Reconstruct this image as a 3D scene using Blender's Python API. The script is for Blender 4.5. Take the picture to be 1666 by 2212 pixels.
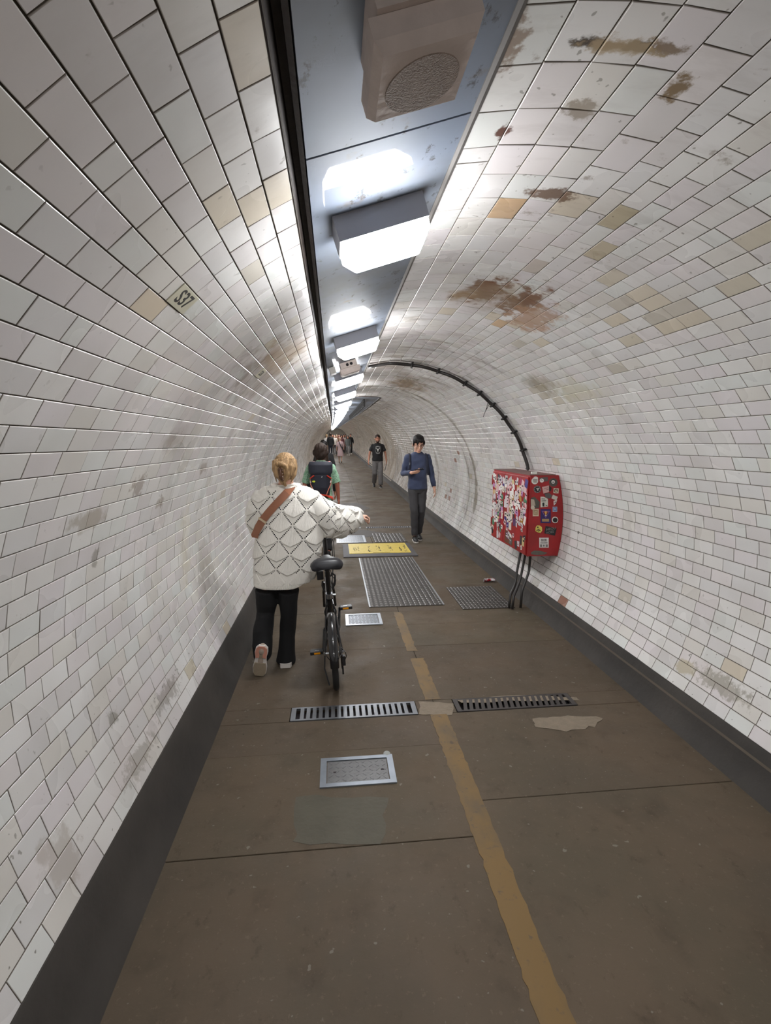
import bpy, bmesh, math, random
from mathutils import Vector, Matrix, Quaternion, noise as mnoise
import numpy as np

for _o in list(bpy.data.objects):
    bpy.data.objects.remove(_o, do_unlink=True)
SC = bpy.context.scene
COL = SC.collection
RND = random.Random(7)

# ------------------------------------------------------------------ camera
W_PX, H_PX, F_PX = 1666.0, 2212.0, 1060.0
VPX, VPY = 722.0, 957.0          # where the near stretch of the tunnel vanishes
CAM_Z = 1.68
_ax = np.array([VPX - W_PX / 2, -(VPY - H_PX / 2), -F_PX]); _ax /= np.linalg.norm(_ax)
_up = np.cross([1.0, 0, 0], _ax); _up = _up if _up[1] > 0 else -_up; _up /= np.linalg.norm(_up)
_rt = np.cross(_ax, _up)
CAM_M = np.array([_rt, _ax, _up])  # camera vector -> world vector
cam_data = bpy.data.cameras.new('camera')
cam = bpy.data.objects.new('camera', cam_data); COL.objects.link(cam)
cam_data.sensor_fit = 'HORIZONTAL'; cam_data.sensor_width = 36.0
cam_data.lens = 36.0 * F_PX / W_PX
cam_data.clip_start = 0.02; cam_data.clip_end = 300
_m = Matrix([[CAM_M[i][j] for j in range(3)] for i in range(3)]).to_4x4()
_m.translation = (0, 0, CAM_Z)
cam.matrix_world = _m
SC.camera = cam

# ------------------------------------------------------------------ world and exposure
world = bpy.data.worlds.new('world'); SC.world = world
world.use_nodes = True
world.node_tree.nodes['Background'].inputs[0].default_value = (0.55, 0.56, 0.6, 1)
world.node_tree.nodes['Background'].inputs[1].default_value = 0.0
SC.view_settings.view_transform = 'Standard'
SC.view_settings.look = 'None'
SC.view_settings.gamma = 1.0
SC.view_settings.use_curve_mapping = False
SC.view_settings.exposure = 0.0
SC.cycles.max_bounces = 7
SC.cycles.diffuse_bounces = 5
SC.cycles.glossy_bounces = 3
LAMP_STRENGTH = 144.0

# ------------------------------------------------------------------ tunnel geometry
TR = 1.6                                   # radius of the tiled lining
TX, TZ = 0.3922 * TR, CAM_Z - 0.4752 * TR   # centre of the lining
Y_BACK, Y_END = -6.0, 72.0
def zprof(y):
    if y < 5: return 0.0
    if y < 13: return 0.02 * (y - 5) ** 2 / 16
    return 0.02 * 4 + 0.02 * (y - 13)
def xprof(y):
    if y < 12: return 0.0
    if y < 24: return -0.007 * (y - 12) ** 2 / 24
    return -0.007 * 6 - 0.007 * (y - 24)
def bend(x, y, z):
    return (x + xprof(y), y, z + zprof(y))
def ray(px, py):
    return Vector(CAM_M @ np.array([px - W_PX / 2, -(py - H_PX / 2), -F_PX]))
CO = Vector((0, 0, CAM_Z))
def at(px, py, Y):                          # point of a pixel's ray at a known distance down the tunnel
    d = ray(px, py); return CO + d * (Y / d.y)
def ground(px, py):                         # where a pixel's ray meets the (gently rising) floor
    d = ray(px, py); Y = 3.0
    z = 0.0
    for _ in range(40):
        s = (z - CAM_Z) / d.z
        Y = (CO + d * s).y
        z = 0.5 * z + 0.5 * zprof(Y)
    return CO + d * ((z - CAM_Z) / d.z)
def vault(px, py):                          # where a pixel's ray meets the straight lining
    d = ray(px, py)
    ox, oz = CO.x - TX, CO.z - TZ
    A = d.x * d.x + d.z * d.z; Bq = 2 * (ox * d.x + oz * d.z); Cq = ox * ox + oz * oz - TR * TR
    s = (-Bq + math.sqrt(Bq * Bq - 4 * A * Cq)) / (2 * A)
    return CO + d * s
def circ(th, r=TR):
    return (TX + r * math.sin(th), TZ + r * math.cos(th))

# ------------------------------------------------------------------ helpers: materials
MATS = {}
def lin(c):
    return tuple(((v / 255) / 12.92 if v / 255 <= 0.04045 else ((v / 255 + 0.055) / 1.055) ** 2.4) for v in c)
def new_mat(name):
    m = bpy.data.materials.new(name); m.use_nodes = True
    nt = m.node_tree
    return m, nt, nt.nodes['Principled BSDF']
def N(nt, t, **kw):
    n = nt.nodes.new(t)
    for k, v in kw.items():
        if k == 'inputs':
            for kk, vv in v.items(): n.inputs[kk].default_value = vv
        else: setattr(n, k, v)
    return n
def mat(name, col, rough=0.6, metal=0.0, var=0.12, vscale=6.0, bump=0.0, bscale=40.0, emit=None, sheen=0.0, coat=0.0, spec=None, alpha=None):
    if name in MATS: return MATS[name]
    m, nt, b = new_mat(name)
    b.inputs['Roughness'].default_value = rough
    b.inputs['Metallic'].default_value = metal
    if coat: b.inputs['Coat Weight'].default_value = coat
    if sheen: b.inputs['Sheen Weight'].default_value = sheen
    if spec is not None: b.inputs['Specular IOR Level'].default_value = spec
    geo = N(nt, 'ShaderNodeNewGeometry')
    if var:
        nz = N(nt, 'ShaderNodeTexNoise', inputs={'Scale': vscale, 'Detail': 4.0})
        nt.links.new(geo.outputs['Position'], nz.inputs['Vector'])
        mx = N(nt, 'ShaderNodeMix', data_type='RGBA')
        mx.inputs[6].default_value = tuple(c * (1 - var) for c in col) + (1,)
        mx.inputs[7].default_value = tuple(min(1, c * (1 + var)) for c in col) + (1,)
        nt.links.new(nz.outputs['Fac'], mx.inputs[0])
        nt.links.new(mx.outputs[2], b.inputs['Base Color'])
    else:
        b.inputs['Base Color'].default_value = tuple(col) + (1,)
    if bump:
        nb = N(nt, 'ShaderNodeTexNoise', inputs={'Scale': bscale, 'Detail': 3.0})
        nt.links.new(geo.outputs['Position'], nb.inputs['Vector'])
        bp = N(nt, 'ShaderNodeBump', inputs={'Strength': bump, 'Distance': 0.01})
        nt.links.new(nb.outputs['Fac'], bp.inputs['Height'])
        nt.links.new(bp.outputs['Normal'], b.inputs['Normal'])
    if emit:
        b.inputs['Emission Color'].default_value = tuple(emit[0]) + (1,)
        b.inputs['Emission Strength'].default_value = emit[1]
    MATS[name] = m
    return m

# ------------------------------------------------------------------ helpers: meshes
class MB:
    """collects primitives (world coordinates) and links them as ONE mesh object"""
    def __init__(s): s.v = []; s.f = []; s.mi = []; s.cm = 0
    def add(s, vs, fs):
        o = len(s.v); s.v.extend([tuple(p) for p in vs])
        s.f.extend([tuple(i + o for i in f) for f in fs]); s.mi.extend([s.cm] * len(fs)); return s
    def box(s, c, size, M=None):
        hx, hy, hz = size[0] / 2, size[1] / 2, size[2] / 2
        vs = [Vector((sx * hx, sy * hy, sz * hz)) for sz in (-1, 1) for sy in (-1, 1) for sx in (-1, 1)]
        if M is not None: vs = [M @ v for v in vs]
        c = Vector(c)
        return s.add([v + c for v in vs], [(0, 2, 3, 1), (4, 5, 7, 6), (0, 1, 5, 4), (2, 6, 7, 3), (0, 4, 6, 2), (1, 3, 7, 5)])
    def cbox(s, c, size, b, M=None):        # chamfered box (bevelled all round)
        bm = bmesh.new(); bmesh.ops.create_cube(bm, size=1.0)
        for v in bm.verts: v.co = Vector((v.co.x * size[0], v.co.y * size[1], v.co.z * size[2]))
        bmesh.ops.bevel(bm, geom=bm.edges[:], offset=b, segments=2, profile=0.6, affect='EDGES')
        if M is not None: bmesh.ops.transform(bm, matrix=M.to_4x4(), verts=bm.verts)
        c = Vector(c)
        bm.verts.index_update()
        s.add([v.co + c for v in bm.verts], [[v.index for v in f.verts] for f in bm.faces]); bm.free(); return s
    def loft(s, rings, cap=True, closed=True):
        n = len(rings[0]); vs = [p for r in rings for p in r]; fs = []
        for i in range(len(rings) - 1):
            for j in range(n if closed else n - 1):
                k = (j + 1) % n
                fs.append((i * n + j, i * n + k, (i + 1) * n + k, (i + 1) * n + j))
        if cap and closed:
            fs.append(tuple(range(n - 1, -1, -1))); fs.append(tuple(range((len(rings) - 1) * n, len(rings) * n)))
        return s.add(vs, fs)
    def tube(s, pts, r, seg=8, cap=True):
        pts = [Vector(p) for p in pts]; rings = []
        rs = r if isinstance(r, (list, tuple)) else [r] * len(pts)
        t0 = (pts[1] - pts[0]).normalized()
        u = t0.orthogonal().normalized()
        for i, p in enumerate(pts):
            t = (pts[min(i + 1, len(pts) - 1)] - pts[max(i - 1, 0)]).normalized()
            u = (u - t * u.dot(t))
            u = u.normalized() if u.length > 1e-6 else t.orthogonal().normalized()
            w = t.cross(u)
            rings.append([p + (u * math.cos(a) + w * math.sin(a)) * rs[i] for a in [2 * math.pi * k / seg for k in range(seg)]])
        return s.loft(rings, cap)
    def ell(s, c, r, M=None, seg=16, rings=10):
        c = Vector(c); vs = []; fs = []
        for i in range(1, rings):
            ph = math.pi * i / rings
            for j in range(seg):
                a = 2 * math.pi * j / seg
                p = Vector((r[0] * math.sin(ph) * math.cos(a), r[1] * math.sin(ph) * math.sin(a), r[2] * math.cos(ph)))
                vs.append((M @ p if M is not None else p) + c)
        t = Vector((0, 0, r[2])); bt = Vector((0, 0, -r[2]))
        vs.append((M @ t if M is not None else t) + c); vs.append((M @ bt if M is not None else bt) + c)
        for i in range(rings - 2):
            for j in range(seg):
                k = (j + 1) % seg
                fs.append((i * seg + j, (i + 1) * seg + j, (i + 1) * seg + k, i * seg + k))
        T, B_ = len(vs) - 2, len(vs) - 1
        for j in range(seg):
            k = (j + 1) % seg
            fs.append((T, j, k)); fs.append((B_, (rings - 2) * seg + k, (rings - 2) * seg + j))
        return s.add(vs, fs)
    def disc(s, c, nrm, r, h, seg=24, r2=None):
        c = Vector(c); n = Vector(nrm).normalized(); u = n.orthogonal().normalized(); w = n.cross(u)
        r2 = r if r2 is None else r2
        ring = lambda rr, o: [c + n * o + (u * math.cos(2 * math.pi * k / seg) + w * math.sin(2 * math.pi * k / seg)) * rr for k in range(seg)]
        return s.loft([ring(r, 0), ring(r2, h)])
    def poly(s, pts, nrm, h):               # flat outline given thickness h along nrm
        n = Vector(nrm).normalized(); a = [Vector(p) for p in pts]; b = [p + n * h for p in a]; k = len(a)
        return s.add(a + b, [tuple(range(k - 1, -1, -1)), tuple(range(k, 2 * k))] + [(i, (i + 1) % k, k + (i + 1) % k, k + i) for i in range(k)])
    def build(s, name, mats, parent=None, smooth=False, fixn=True):
        root = parent
        off = Vector((0, 0, 0))
        while root is not None:
            off = off + root.location; root = root.parent
        me = bpy.data.meshes.new(name)
        me.from_pydata([(p[0] - off.x, p[1] - off.y, p[2] - off.z) for p in s.v], [], s.f)
        for m in (mats if isinstance(mats, (list, tuple)) else [mats]): me.materials.append(m)
        if any(s.mi): me.polygons.foreach_set('material_index', s.mi)
        if fixn:
            bm = bmesh.new(); bm.from_mesh(me)
            bmesh.ops.recalc_face_normals(bm, faces=bm.faces); bm.to_mesh(me); bm.free()
        if smooth:
            me.polygons.foreach_set('use_smooth', [True] * len(me.polygons))
            if smooth != 'all': me.set_sharp_from_angle(angle=math.radians(40 if smooth is True else smooth))
        me.update()
        o = bpy.data.objects.new(name, me); COL.objects.link(o)
        if parent is not None: o.parent = parent
        return o

def empty(name, loc, parent=None):
    o = bpy.data.objects.new(name, None); COL.objects.link(o)
    o.empty_display_size = 0.05
    o.location = loc
    if parent is not None: o.parent = parent
    return o
def tag(o, label=None, cat=None, group=None, kind=None):
    if label: o['label'] = label
    if cat: o['category'] = cat
    if group: o['group'] = group
    if kind: o['kind'] = kind
    return o
def frame(x, z):                            # rotation with local x along x, local z along z
    x = Vector(x).normalized(); z = Vector(z); z = (z - x * z.dot(x)).normalized(); y = z.cross(x)
    return Matrix((x, y, z)).transposed()
TMP = bpy.data.scenes.new('workbench')         # small side scene for evaluating modifiers and lettering quickly
def evaluated_mesh(o):
    TMP.collection.objects.link(o)
    vl = TMP.view_layers[0]; vl.update(); dg = vl.depsgraph
    return bpy.data.meshes.new_from_object(o.evaluated_get(dg))
def text_mesh(body, size, M, origin, depth=0.0006, bold=0.0, align='CENTER', shear=0.0):
    """flat lettering as mesh data: returns verts (world), faces"""
    cu = bpy.data.curves.new('lettering', 'FONT'); cu.body = body; cu.size = size
    cu.align_x = align; cu.align_y = 'CENTER'; cu.extrude = depth; cu.offset = bold; cu.shear = shear
    cu.resolution_u = 3
    o = bpy.data.objects.new('lettering', cu); me = evaluated_mesh(o)
    vs = [M @ v.co + Vector(origin) for v in me.vertices]; fs = [tuple(p.vertices) for p in me.polygons]
    bpy.data.objects.remove(o, do_unlink=True); bpy.data.curves.remove(cu); bpy.data.meshes.remove(me)
    return vs, fs
# ================================================================== THE SHELL
# ---------- wall materials
STAINS = []          # (centre, radii, colour, amount, noise scale)
def stain(px, py, ru, ry, col, amt, ns=9.0):
    STAINS.append((vault(px, py), (ru, ry), col, amt, ns))
RUST = lin((116, 74, 40)); DARKM = lin((62, 52, 44)); TANM = lin((190, 172, 138)); PEEL = lin((176, 140, 112))
stain(1050, 630, .15, .24, RUST, 1.0, 11); stain(1125, 652, .13, .28, RUST, .95, 13); stain(1060, 640, .22, .32, lin((150, 128, 100)), .6, 7)
stain(990, 640, .10, .16, lin((150, 120, 80)), .9, 9); stain(1150, 688, .16, .26, PEEL, .8, 10)
stain(1275, 92, .055, .020, DARKM, 1.0, 22); stain(1330, 98, .06, .016, lin((112, 88, 62)), .9, 20); stain(1385, 100, .06, .020, DARKM, 1.0, 22); stain(1440, 102, .05, .022, lin((118, 96, 70)), .9, 20); stain(1340, 100, .11, .03, lin((170, 150, 118)), .8, 20)
stain(1462, 190, .03, .06, lin((128, 108, 80)), 1.0, 22); stain(1250, 240, .05, .04, lin((140, 128, 112)), .8, 20)
stain(1085, 100, .05, .10, lin((130, 106, 84)), .8, 20); stain(1190, 420, .10, .05, lin((104, 78, 56)), .9, 26)
stain(1085, 285, .03, .03, lin((96, 66, 58)), 1.1, 20)
stain(1240, 850, .16, .36, lin((196, 190, 160)), .55, 5); stain(1170, 830, .14, .30, lin((150, 140, 120)), .8, 8)
stain(840, 790, .34, .7, lin((110, 92, 72)), .55, 6); stain(880, 830, .3, .9, lin((132, 108, 78)), .9, 5)
stain(560, 820, .25, .8, lin((120, 104, 92)), .6, 4); stain(620, 760, .22, .5, lin((150, 124, 92)), .7, 5)
stain(300, 1050, .06, .10, lin((112, 88, 62)), 0.55, 18); stain(195, 1120, .05, .16, lin((138, 124, 98)), 0.50, 14)
stain(205, 1205, .05, .03, lin((118, 112, 98)), 0.61, 30); stain(345, 1085, .04, .07, lin((118, 98, 70)), 0.52, 20)
stain(375, 955, .08, .16, lin((128, 108, 84)), 0.44, 9); stain(440, 1010, .05, .10, lin((124, 104, 82)), 0.50, 14)
stain(245, 1550, .04, .05, lin((116, 112, 98)), 0.61, 26); stain(360, 1500, .06, .20, lin((108, 98, 84)), 0.52, 26)
stain(130, 1850, .10, .10, lin((150, 136, 120)), 0.39, 10); stain(300, 1640, .05, .22, lin((128, 120, 104)), 0.44, 30)
stain(1480, 1440, .05, .10, lin((186, 176, 150)), .8, 12); stain(1560, 1480, .07, .22, lin((150, 144, 130)), .7, 30)
stain(1250, 1150, .02, .02, lin((70, 64, 58)), .8, 30)
stain(400, 1170, .3, .14, lin((206, 196, 172)), 0.39, 6)

def wall_nodes(nt, b, base_socket):
    """stains, grime and glaze shared by the tile and far-wall materials"""
    geo = N(nt, 'ShaderNodeNewGeometry'); pos = geo.outputs['Position']
    L = nt.links.new
    def noise(scale, detail=3.0, stretch=None, rough=.55):
        v = pos
        if stretch:
            mp = N(nt, 'ShaderNodeMapping'); mp.inputs['Scale'].default_value = stretch
            L(pos, mp.inputs[0]); v = mp.outputs[0]
        n = N(nt, 'ShaderNodeTexNoise', inputs={'Scale': scale, 'Detail': detail, 'Roughness': rough}); L(v, n.inputs['Vector'])
        return n.outputs['Fac']
    def ramp(s, a, bb, lo=0.0, hi=1.0):
        m = N(nt, 'ShaderNodeMapRange', interpolation_type='SMOOTHSTEP')
        m.inputs[1].default_value = a; m.inputs[2].default_value = bb; m.inputs[3].default_value = lo; m.inputs[4].default_value = hi
        L(s, m.inputs[0]); return m.outputs[0]
    def mixc(f, a, col, kind='MIX'):
        m = N(nt, 'ShaderNodeMix', data_type='RGBA', blend_type=kind)
        L(f, m.inputs[0]); L(a, m.inputs[6])
        if isinstance(col, tuple): m.inputs[7].default_value = col + (1,)
        else: L(col, m.inputs[7])
        return m.outputs[2]
    def mul(a, bb):
        m = N(nt, 'ShaderNodeMath', operation='MULTIPLY')
        for i, s in enumerate((a, bb)):
            if isinstance(s, (int, float)): m.inputs[i].default_value = s
            else: L(s, m.inputs[i])
        return m.outputs[0]
    c = base_socket
    # broad dull patches of dirt
    c = mixc(ramp(noise(1.3, 2), .3, .85, 0, .35), c, lin((180, 172, 165)))
    c = mixc(ramp(noise(3.2, 2), .4, .9, 0, .22), c, lin((168, 160, 148)))
    # small dark chips and specks
    sp = N(nt, 'ShaderNodeSeparateXYZ'); L(pos, sp.inputs[0])
    low = ramp(sp.outputs['Z'], 1.0, .25, .25, 1.0)
    high = ramp(sp.outputs['Z'], 2.0, 2.45, 0.0, .8)
    hl = N(nt, 'ShaderNodeMath', operation='MAXIMUM'); L(low, hl.inputs[0]); L(high, hl.inputs[1])
    c = mixc(mul(ramp(noise(34, 2), .70, .74), mul(hl.outputs[0], .75)), c, lin((104, 98, 86)))
    c = mixc(mul(ramp(noise(9, 5, None, .7), .62, .74), mul(high, .8)), c, lin((128, 112, 94)))
    # old stains with shapes of their own
    shared = {}
    for key, sc_ in (('c', 7.0), ('m', 13.0), ('f', 26.0)):
        a_ = N(nt, 'ShaderNodeMath', operation='MULTIPLY_ADD'); L(noise(sc_, 4, None, .65), a_.inputs[0])
        a_.inputs[1].default_value = -2.6; a_.inputs[2].default_value = 1.55; shared[key] = a_.outputs[0]
    ringn = noise(2.2, 4, (1, .4, 1), .7)
    for (ctr, rad, col, amt, ns) in STAINS:
        mp = N(nt, 'ShaderNodeMapping', vector_type='POINT')
        s = (1 / rad[0], 1 / rad[1], 1 / rad[0])
        mp.inputs['Scale'].default_value = s
        mp.inputs['Location'].default_value = tuple(-ctr[i] * s[i] for i in range(3))
        L(pos, mp.inputs[0])
        ln = N(nt, 'ShaderNodeVectorMath', operation='LENGTH'); L(mp.outputs[0], ln.inputs[0])
        sm = N(nt, 'ShaderNodeMath', operation='ADD'); L(ln.outputs['Value'], sm.inputs[0]); L(shared['c' if ns < 10 else 'm' if ns < 18 else 'f'], sm.inputs[1])
        f = ramp(sm.outputs[0], *((1.45, .35) if ns < 10 else (1.25, .75)), 0, min(1.0, amt))
        c = mixc(f, c, col)
    # dark seep rings where the iron segments join
    for (yy, wd, a) in ((7.55, .10, .8), (7.95, .05, .55), (10.4, .12, .55), (13.2, .2, .5), (16.6, .2, .45), (20.5, .3, .5), (26, .3, .5), (33, .4, .5)):
        d = N(nt, 'ShaderNodeMath', operation='SUBTRACT'); L(sp.outputs['Y'], d.inputs[0]); d.inputs[1].default_value = yy
        ab = N(nt, 'ShaderNodeMath', operation='ABSOLUTE'); L(d.outputs[0], ab.inputs[0])
        ad = N(nt, 'ShaderNodeMath', operation='MULTIPLY_ADD'); L(ringn, ad.inputs[0]); ad.inputs[1].default_value = -wd * 3; ad.inputs[2].default_value = wd * 1.6
        sm = N(nt, 'ShaderNodeMath', operation='ADD'); L(ab.outputs[0], sm.inputs[0]); L(ad.outputs[0], sm.inputs[1])
        c = mixc(ramp(sm.outputs[0], wd, wd * .3, 0, a), c, lin((118, 110, 96)))
    far = ramp(sp.outputs['Y'], 4, 20, .05, .85)
    c = mixc(mul(ramp(noise(2.4, 3, (.4, 1.3, .4)), .30, .60), far), c, lin((138, 123, 104)))
    crown = mul(ramp(sp.outputs['Z'], 2.05, 2.45, 0, 1), ramp(sp.outputs['Y'], 2.2, 5.5, .15, 1))
    c = mixc(mul(ramp(noise(3.4, 5, (.8, 3.2, .8), .7), .50, .66), mul(crown, .75)), c, lin((112, 94, 76)))
    L(c, b.inputs['Base Color'])
    L(ramp(noise(3, 2), .3, .7, .24, .38), b.inputs['Roughness'])
    bp = N(nt, 'ShaderNodeBump', inputs={'Strength': .10, 'Distance': .006}); L(noise(16, 3), bp.inputs['Height'])
    L(bp.outputs['Normal'], b.inputs['Normal'])

tile_mat, nt, b = new_mat('glazed_tile')
at_ = N(nt, 'ShaderNodeVertexColor', layer_name='tint')
wall_nodes(nt, b, at_.outputs['Color'])
grout_mat = mat('grout', lin((84, 76, 66)), .9, var=.3, vscale=5)
far_mat, nt, b = new_mat('far_tiling')
uvn = N(nt, 'ShaderNodeUVMap', uv_map='UVMap')
bk = N(nt, 'ShaderNodeTexBrick', inputs={'Scale': 1.0, 'Mortar Size': .03, 'Brick Width': 1.0, 'Row Height': 1.0, 'Bias': -.3})
bk.offset = .5
bk.inputs['Color1'].default_value = lin((206, 200, 192)) + (1,); bk.inputs['Color2'].default_value = lin((188, 182, 172)) + (1,)
bk.inputs['Mortar'].default_value = lin((96, 88, 78)) + (1,)
nt.links.new(uvn.outputs[0], bk.inputs['Vector'])
wall_nodes(nt, b, bk.outputs['Color'])

# ---------- rows of tiles (angles round the lining, from the crown)
L_ROWS = [-(0.5184 + i * (2.0059 - 0.5184) / 31) for i in range(32)]
L_ROWS = [-0.4740] + L_ROWS
R_ROWS = [-0.1703, -0.0977, -0.0291, 0.0355, 0.0980, 0.1719] + [0.1719 + (i + 1) * (2.034 - 0.1719) / 39 for i in range(39)]
TILE_L, Y_T0, Y_T1, JOINT = 0.1535, -0.75, 17.5, 0.0032

def wall_shell(name, th0, th1):
    n = 26; ths = [th0 + (th1 - th0) * i / n for i in range(n + 1)]
    ys = [Y_BACK, -3, Y_T0, 0, 2, 4, 5, 6, 7, 8, 9, 10, 11, 12, 13, 15, Y_T1] + [Y_T1 + 2.5 * k for k in range(1, 32)]
    ys = [y for y in ys if y <= Y_END]
    vs, fs, mi, uv = [], [], [], []
    rings = []
    for i, y in enumerate(ys):
        rings.append((y, .0042)); 
    seq = []
    for i, y in enumerate(ys):
        if y == Y_T0: seq += [(y, 0.0), (y, .0045)]
        elif y == Y_T1: seq += [(y, .0045), (y, 0.0)]
        else: seq.append((y, .0045 if Y_T0 < y < Y_T1 else 0.0))
    m = len(ths)
    for (y, e) in seq:
        for t in ths:
            x, z = circ(t, TR + e); vs.append(bend(x, y, z))
    for (y, e) in seq:
        for t in ths:
            x, z = circ(t, TR + .14); vs.append(bend(x, y, z))
    nr = len(seq)
    for i in range(nr - 1):
        inner_t = Y_T0 <= seq[i][0] and seq[i + 1][0] <= Y_T1
        for j in range(n):
            fs.append((i * m + j, i * m + j + 1, (i + 1) * m + j + 1, (i + 1) * m + j)); mi.append(0 if inner_t else 1)
            o = nr * m
            fs.append((o + i * m + j, o + (i + 1) * m + j, o + (i + 1) * m + j + 1, o + i * m + j + 1)); mi.append(0)
    for i in range(nr - 1):
        for j in (0, n):
            fs.append((i * m + j, (i + 1) * m + j, nr * m + (i + 1) * m + j, nr * m + i * m + j)); mi.append(0)
    me = bpy.data.meshes.new(name); me.from_pydata(vs, [], fs)
    me.materials.append(grout_mat); me.materials.append(far_mat)
    me.polygons.foreach_set('material_index', mi)
    ul = me.uv_layers.new(name='UVMap')
    for p in me.polygons:
        for li in p.loop_indices:
            k = me.loops[li].vertex_index % (nr * m)
            ul.data[li].uv = (seq[k // m][0] / TILE_L, ths[k % m] / 0.048)
    bm = bmesh.new(); bm.from_mesh(me); bmesh.ops.recalc_face_normals(bm, faces=bm.faces); bm.to_mesh(me); bm.free()
    o = bpy.data.objects.new(name, me); COL.objects.link(o)
    return tag(o, kind='structure')
wall_left = wall_shell('wall_left', -2.05, -0.4700)
tag(wall_left, 'white glazed brick tiles curving up the left side of the tunnel')
wall_right = wall_shell('wall_right', -0.1690, 2.08)
tag(wall_right, 'white glazed brick tiles arching over the right side of the tunnel')

# tile prototype: a slab with a softened edge
def tile_geo(L, Hh):
    a, b2, c = L / 2, Hh / 2, .0015
    vs = [(-a, -b2, -.006), (a, -b2, -.006), (a, b2, -.006), (-a, b2, -.006),
          (-a, -b2, -.0012), (a, -b2, -.0012), (a, b2, -.0012), (-a, b2, -.0012),
          (-a + c, -b2 + c, 0), (a - c, -b2 + c, 0), (a - c, b2 - c, 0), (-a + c, b2 - c, 0)]
    fs = [(8, 9, 10, 11)]
    for i in range(4):
        j = (i + 1) % 4
        fs += [(i, j, 4 + j, 4 + i), (4 + i, 4 + j, 8 + j, 8 + i)]
    return vs, fs
WHITES = [lin(c) for c in ((230, 229, 226), (226, 224, 221), (222, 221, 220), (227, 222, 221), (219, 217, 216), (224, 226, 223), (222, 219, 213), (232, 231, 229), (217, 213, 212), (224, 219, 220))]
TANS = [lin((186, 175, 146)), lin((213, 203, 184)), lin((200, 194, 182)), lin((207, 199, 181)), lin((205, 172, 132)), lin((146, 98, 80))]
EDGE_DIRT = lin((146, 139, 130))
def tile_mesh(i, col, L, Hh):
    vs, fs = tile_geo(L, Hh)
    me = bpy.data.meshes.new('tile'); me.from_pydata(vs, [], fs); me.materials.append(tile_mat)
    ca = me.color_attributes.new('tint', 'FLOAT_COLOR', 'POINT')
    for k_, d in enumerate(ca.data): d.color = (tuple(col) if k_ > 7 else EDGE_DIRT) + (1,)
    me.update(); return me
# tiles the photograph shows in another colour: (pixel, tint index, reach in tiles)
ODD = [((1345, 462), 0), ((1322, 530), 0), ((1098, 467), 4), ((1640, 502), 3), ((1305, 610), 3), ((1345, 665), 1),
       ((1395, 640), 1), ((1425, 662), 1), ((1450, 700), 1), ((1480, 690), 1), ((1570, 640), 3), ((1350, 740), 3), ((1380, 735), 3), ((1330, 650), 2), ((1410, 700), 2), ((1500, 660), 2),
       ((1180, 740), 1), ((1120, 750), 2), ((1170, 830), 2), ((1180, 850), 2), ((1150, 845), 2), ((1210, 865), 2), ((1338, 790), 2),
       ((535, 440), 1), ((560, 420), 1), ((500, 475), 1), ((600, 430), 1), ((590, 450), 1), ((520, 60), 1), ((545, 40), 1), ((600, 740), 3), ((640, 700), 3), ((300, 680), 6), ((540, 590), 2),
       ((1330, 1150), 3), ((1345, 1290), 2), ((1210, 1297), 5), ((1148, 1262), 5), ((985, 1000), 5), ((992, 983), 5), ((965, 1075), 5), ((972, 1065), 5), ((968, 1082), 5), ((1080, 690), 5), ((1095, 700), 4), ((1120, 695), 1), ((1060, 690), 1), ((1135, 585), 9)]
ODDC = TANS + [lin((214, 200, 178))] + [lin((200, 190, 180))] * 4
def th_of(p): return math.atan2(p.x - TX, p.z - TZ)
ODD_P = [(vault(*q), i) for q, i in ODD]
BEIGE = [(vault(1410, 690), .22, .12)]
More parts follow.
